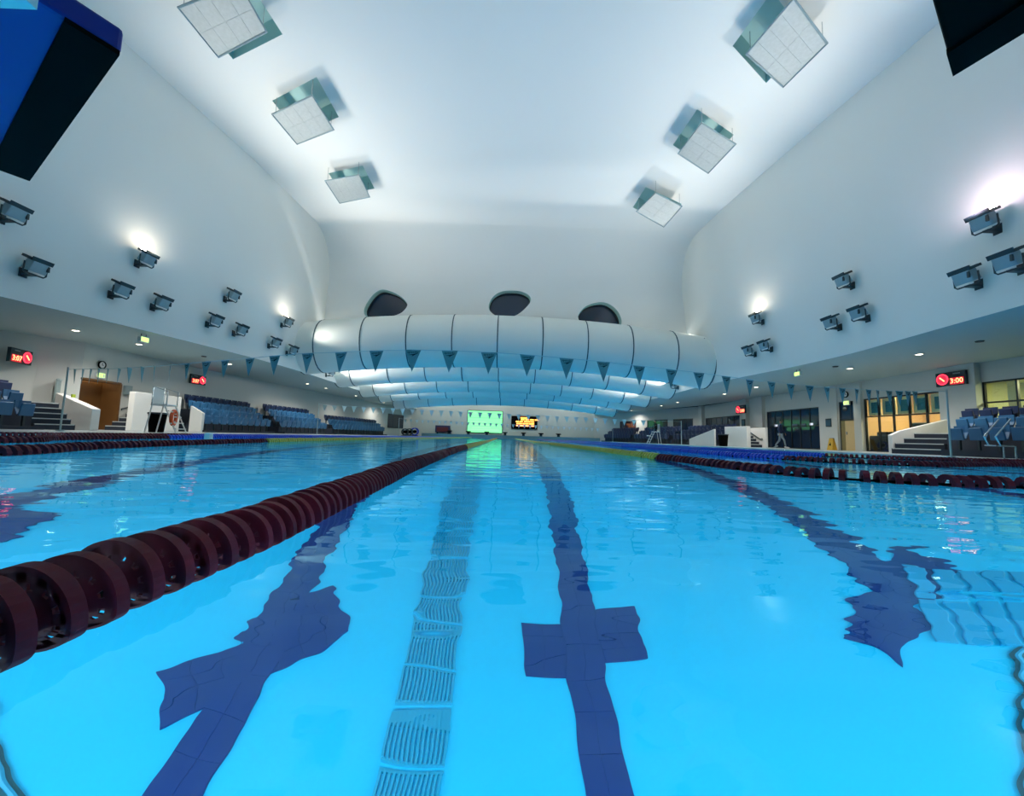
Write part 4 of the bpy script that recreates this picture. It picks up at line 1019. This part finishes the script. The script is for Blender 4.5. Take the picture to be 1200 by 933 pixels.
# ------------------------------------------------------------------ people
def skin_body(name, joints, bones, m, parent, root=0, sub=1):
    me = bpy.data.meshes.new(name); me.from_pydata([j[0] for j in joints], bones, []); me.update()
    o = link(name, me, parent)
    md = o.modifiers.new('skin', 'SKIN'); md.use_smooth_shade = True
    for i, v in enumerate(me.skin_vertices[0].data):
        r = joints[i][1]; v.radius = (r, r) if not isinstance(r, tuple) else r
        v.use_root = (i == root)
    sd = o.modifiers.new('sub', 'SUBSURF'); sd.levels = sub; sd.render_levels = sub
    me.materials.append(m)
    return o
def head(parent, c, face_dir, hair_m):
    h = MB(); rows = []
    n = 14
    prof = [(.0, -.115), (.045, -.105), (.062, -.07), (.072, -.02), (.078, .03), (.075, .08), (.05, .12), (0, .13)]
    mx = Matrix.Translation(c) @ Matrix.Rotation(PI / 2, 4, 'X')
    h.lathe([(r * 1.0, y) for r, y in prof], n, mx, closed=False)
    f = Vector(face_dir).normalized(); s_ = Vector((0, 0, 1)).cross(f)
    c = Vector(c)
    h.prism([tuple(c + f * .07 + s_ * .012 + Vector((0, 0, -.03))), tuple(c + f * .07 - s_ * .012 + Vector((0, 0, -.03))), tuple(c + f * .072 + Vector((0, 0, .02)))], tuple(f * .022))
    for k in (-1, 1): h.box(tuple(c + s_ * k * .078), (.02, .03, .05))
    hd = h.build('head', m_skin, parent, smooth=True)
    e = MB()
    for k in (-1, 1): e.cyl(tuple(c + f * .07 + s_ * k * .028 + Vector((0, 0, .012))), .010, .012, 'Z', 8)
    e.box(tuple(c + f * .07 + Vector((0, 0, -.06))), (.03, .03, .007))
    e.build('features', m_black, hd)
    hr = MB()
    hr.lathe([(.0, .145), (.055, .133), (.082, .09), (.088, .04), (.084, .0), (.07, -.0), (.07, .08)], n, Matrix.Translation(c - f * .014) @ Matrix.Rotation(PI / 2, 4, 'X'), closed=False)
    hr.build('hair', hair_m, hd, smooth=True)
    return hd
def hand(parent, wrist, d_, m):
    w_ = Vector(wrist); d_ = Vector(d_).normalized(); s_ = d_.cross(Vector((.3, .9, .2))).normalized()
    J = [(tuple(w_), .022), (tuple(w_ + d_ * .05), (.036, .018))]; B = [(0, 1)]
    for k, L in enumerate((.065, .075, .07, .055)):
        b0 = w_ + d_ * .085 + s_ * (.024 - .016 * k); J.append((tuple(b0), .0085)); J.append((tuple(b0 + d_ * L * .55), .008)); J.append((tuple(b0 + d_ * L + s_.cross(d_) * .02), .007))
        i = len(J); B += [(1, i - 3), (i - 3, i - 2), (i - 2, i - 1)]
    b0 = w_ + d_ * .04 + s_ * .04; J.append((tuple(b0), .010)); J.append((tuple(b0 + d_ * .04 + s_ * .018), .009)); i = len(J); B += [(1, i - 2), (i - 2, i - 1)]
    return skin_body('hand', J, B, m, parent)
# walking person, facing local -y
p = thing('person', 'person in a dark shirt and grey trousers walking past the dark windows', 'person', (17.15, 25.3, DZ), (0, 0, math.radians(48)))
J = [((0, 0, .95), (.145, .10)), ((0, -.01, 1.12), (.135, .095)), ((0, -.015, 1.32), (.165, .105)), ((0, 0, 1.44), (.09, .07)), ((0, -.01, 1.54), .05),
     ((-.19, 0, 1.40), .058), ((-.24, .08, 1.14), .045), ((-.22, .02, .90), .034),
     ((.19, 0, 1.40), .058), ((.24, -.04, 1.14), .045), ((.22, -.20, .95), .034)]
B = [(0, 1), (1, 2), (2, 3), (3, 4), (3, 5), (5, 6), (6, 7), (3, 8), (8, 9), (9, 10)]
skin_body('body', J, B, m_shirt, p)
JL = [((0, 0, .95), (.15, .11)), ((-.09, -.02, .84), .092), ((-.10, -.20, .49), .062), ((-.10, -.27, .10), .042), ((.09, .02, .84), .092), ((.10, .08, .48), .062), ((.10, .33, .14), .042)]
skin_body('trousers', JL, [(0, 1), (1, 2), (2, 3), (0, 4), (4, 5), (5, 6)], m_trouser, p)
for s, y, tilt in ((-1, -.32, .2), (1, .29, -.5)):
    bevel(MB().box((s * .10, y, .055 + (.03 if s > 0 else 0)), (.09, .26, .08), Matrix.Rotation(tilt, 4, 'X')).build('shoe', m_white if s < 0 else m_grey, p), .02)
head(p, (0, -.03, 1.64), (0, -1, 0), m_hair)
hand(p, (-.22, .02, .90), (0, -.1, -1), m_skin); hand(p, (.22, -.20, .95), (0, -.4, -1), m_skin)
# lifeguard sitting on the right chair
p = thing('person', 'lifeguard in dark clothes sitting on the right lifeguard chair', 'person', (12.3, 33.6, 1.02), (0, 0, -PI / 2))
J = [((0, .12, .13), (.15, .11)), ((0, .14, .32), (.14, .10)), ((0, .12, .52), (.17, .11)), ((0, .10, .63), (.09, .07)), ((0, .08, .71), .05),
     ((-.19, .11, .58), .058), ((-.26, .02, .34), .046), ((-.16, -.22, .24), .034), ((.19, .11, .58), .058), ((.26, .02, .34), .046), ((.16, -.22, .24), .034)]
skin_body('body', J, B, m_blackcloth, p)
JL = [((0, .12, .13), (.15, .11)), ((-.10, .02, .10), .09), ((-.12, -.36, .10), .066), ((-.12, -.42, -.32), .045), ((.10, .02, .10), .09), ((.12, -.36, .10), .066), ((.12, -.42, -.32), .045)]
skin_body('trousers', JL, [(0, 1), (1, 2), (2, 3), (0, 4), (4, 5), (5, 6)], m_shirt, p)
for s in (-1, 1): bevel(MB().box((s * .12, -.48, -.36), (.09, .25, .08)).build('shoe', m_white, p), .02)
head(p, (0, .05, .83), (0, -1, 0), m_hair)
hand(p, (-.16, -.22, .24), (.3, -1, -.2), m_skin); hand(p, (.16, -.22, .24), (-.3, -1, -.2), m_skin)
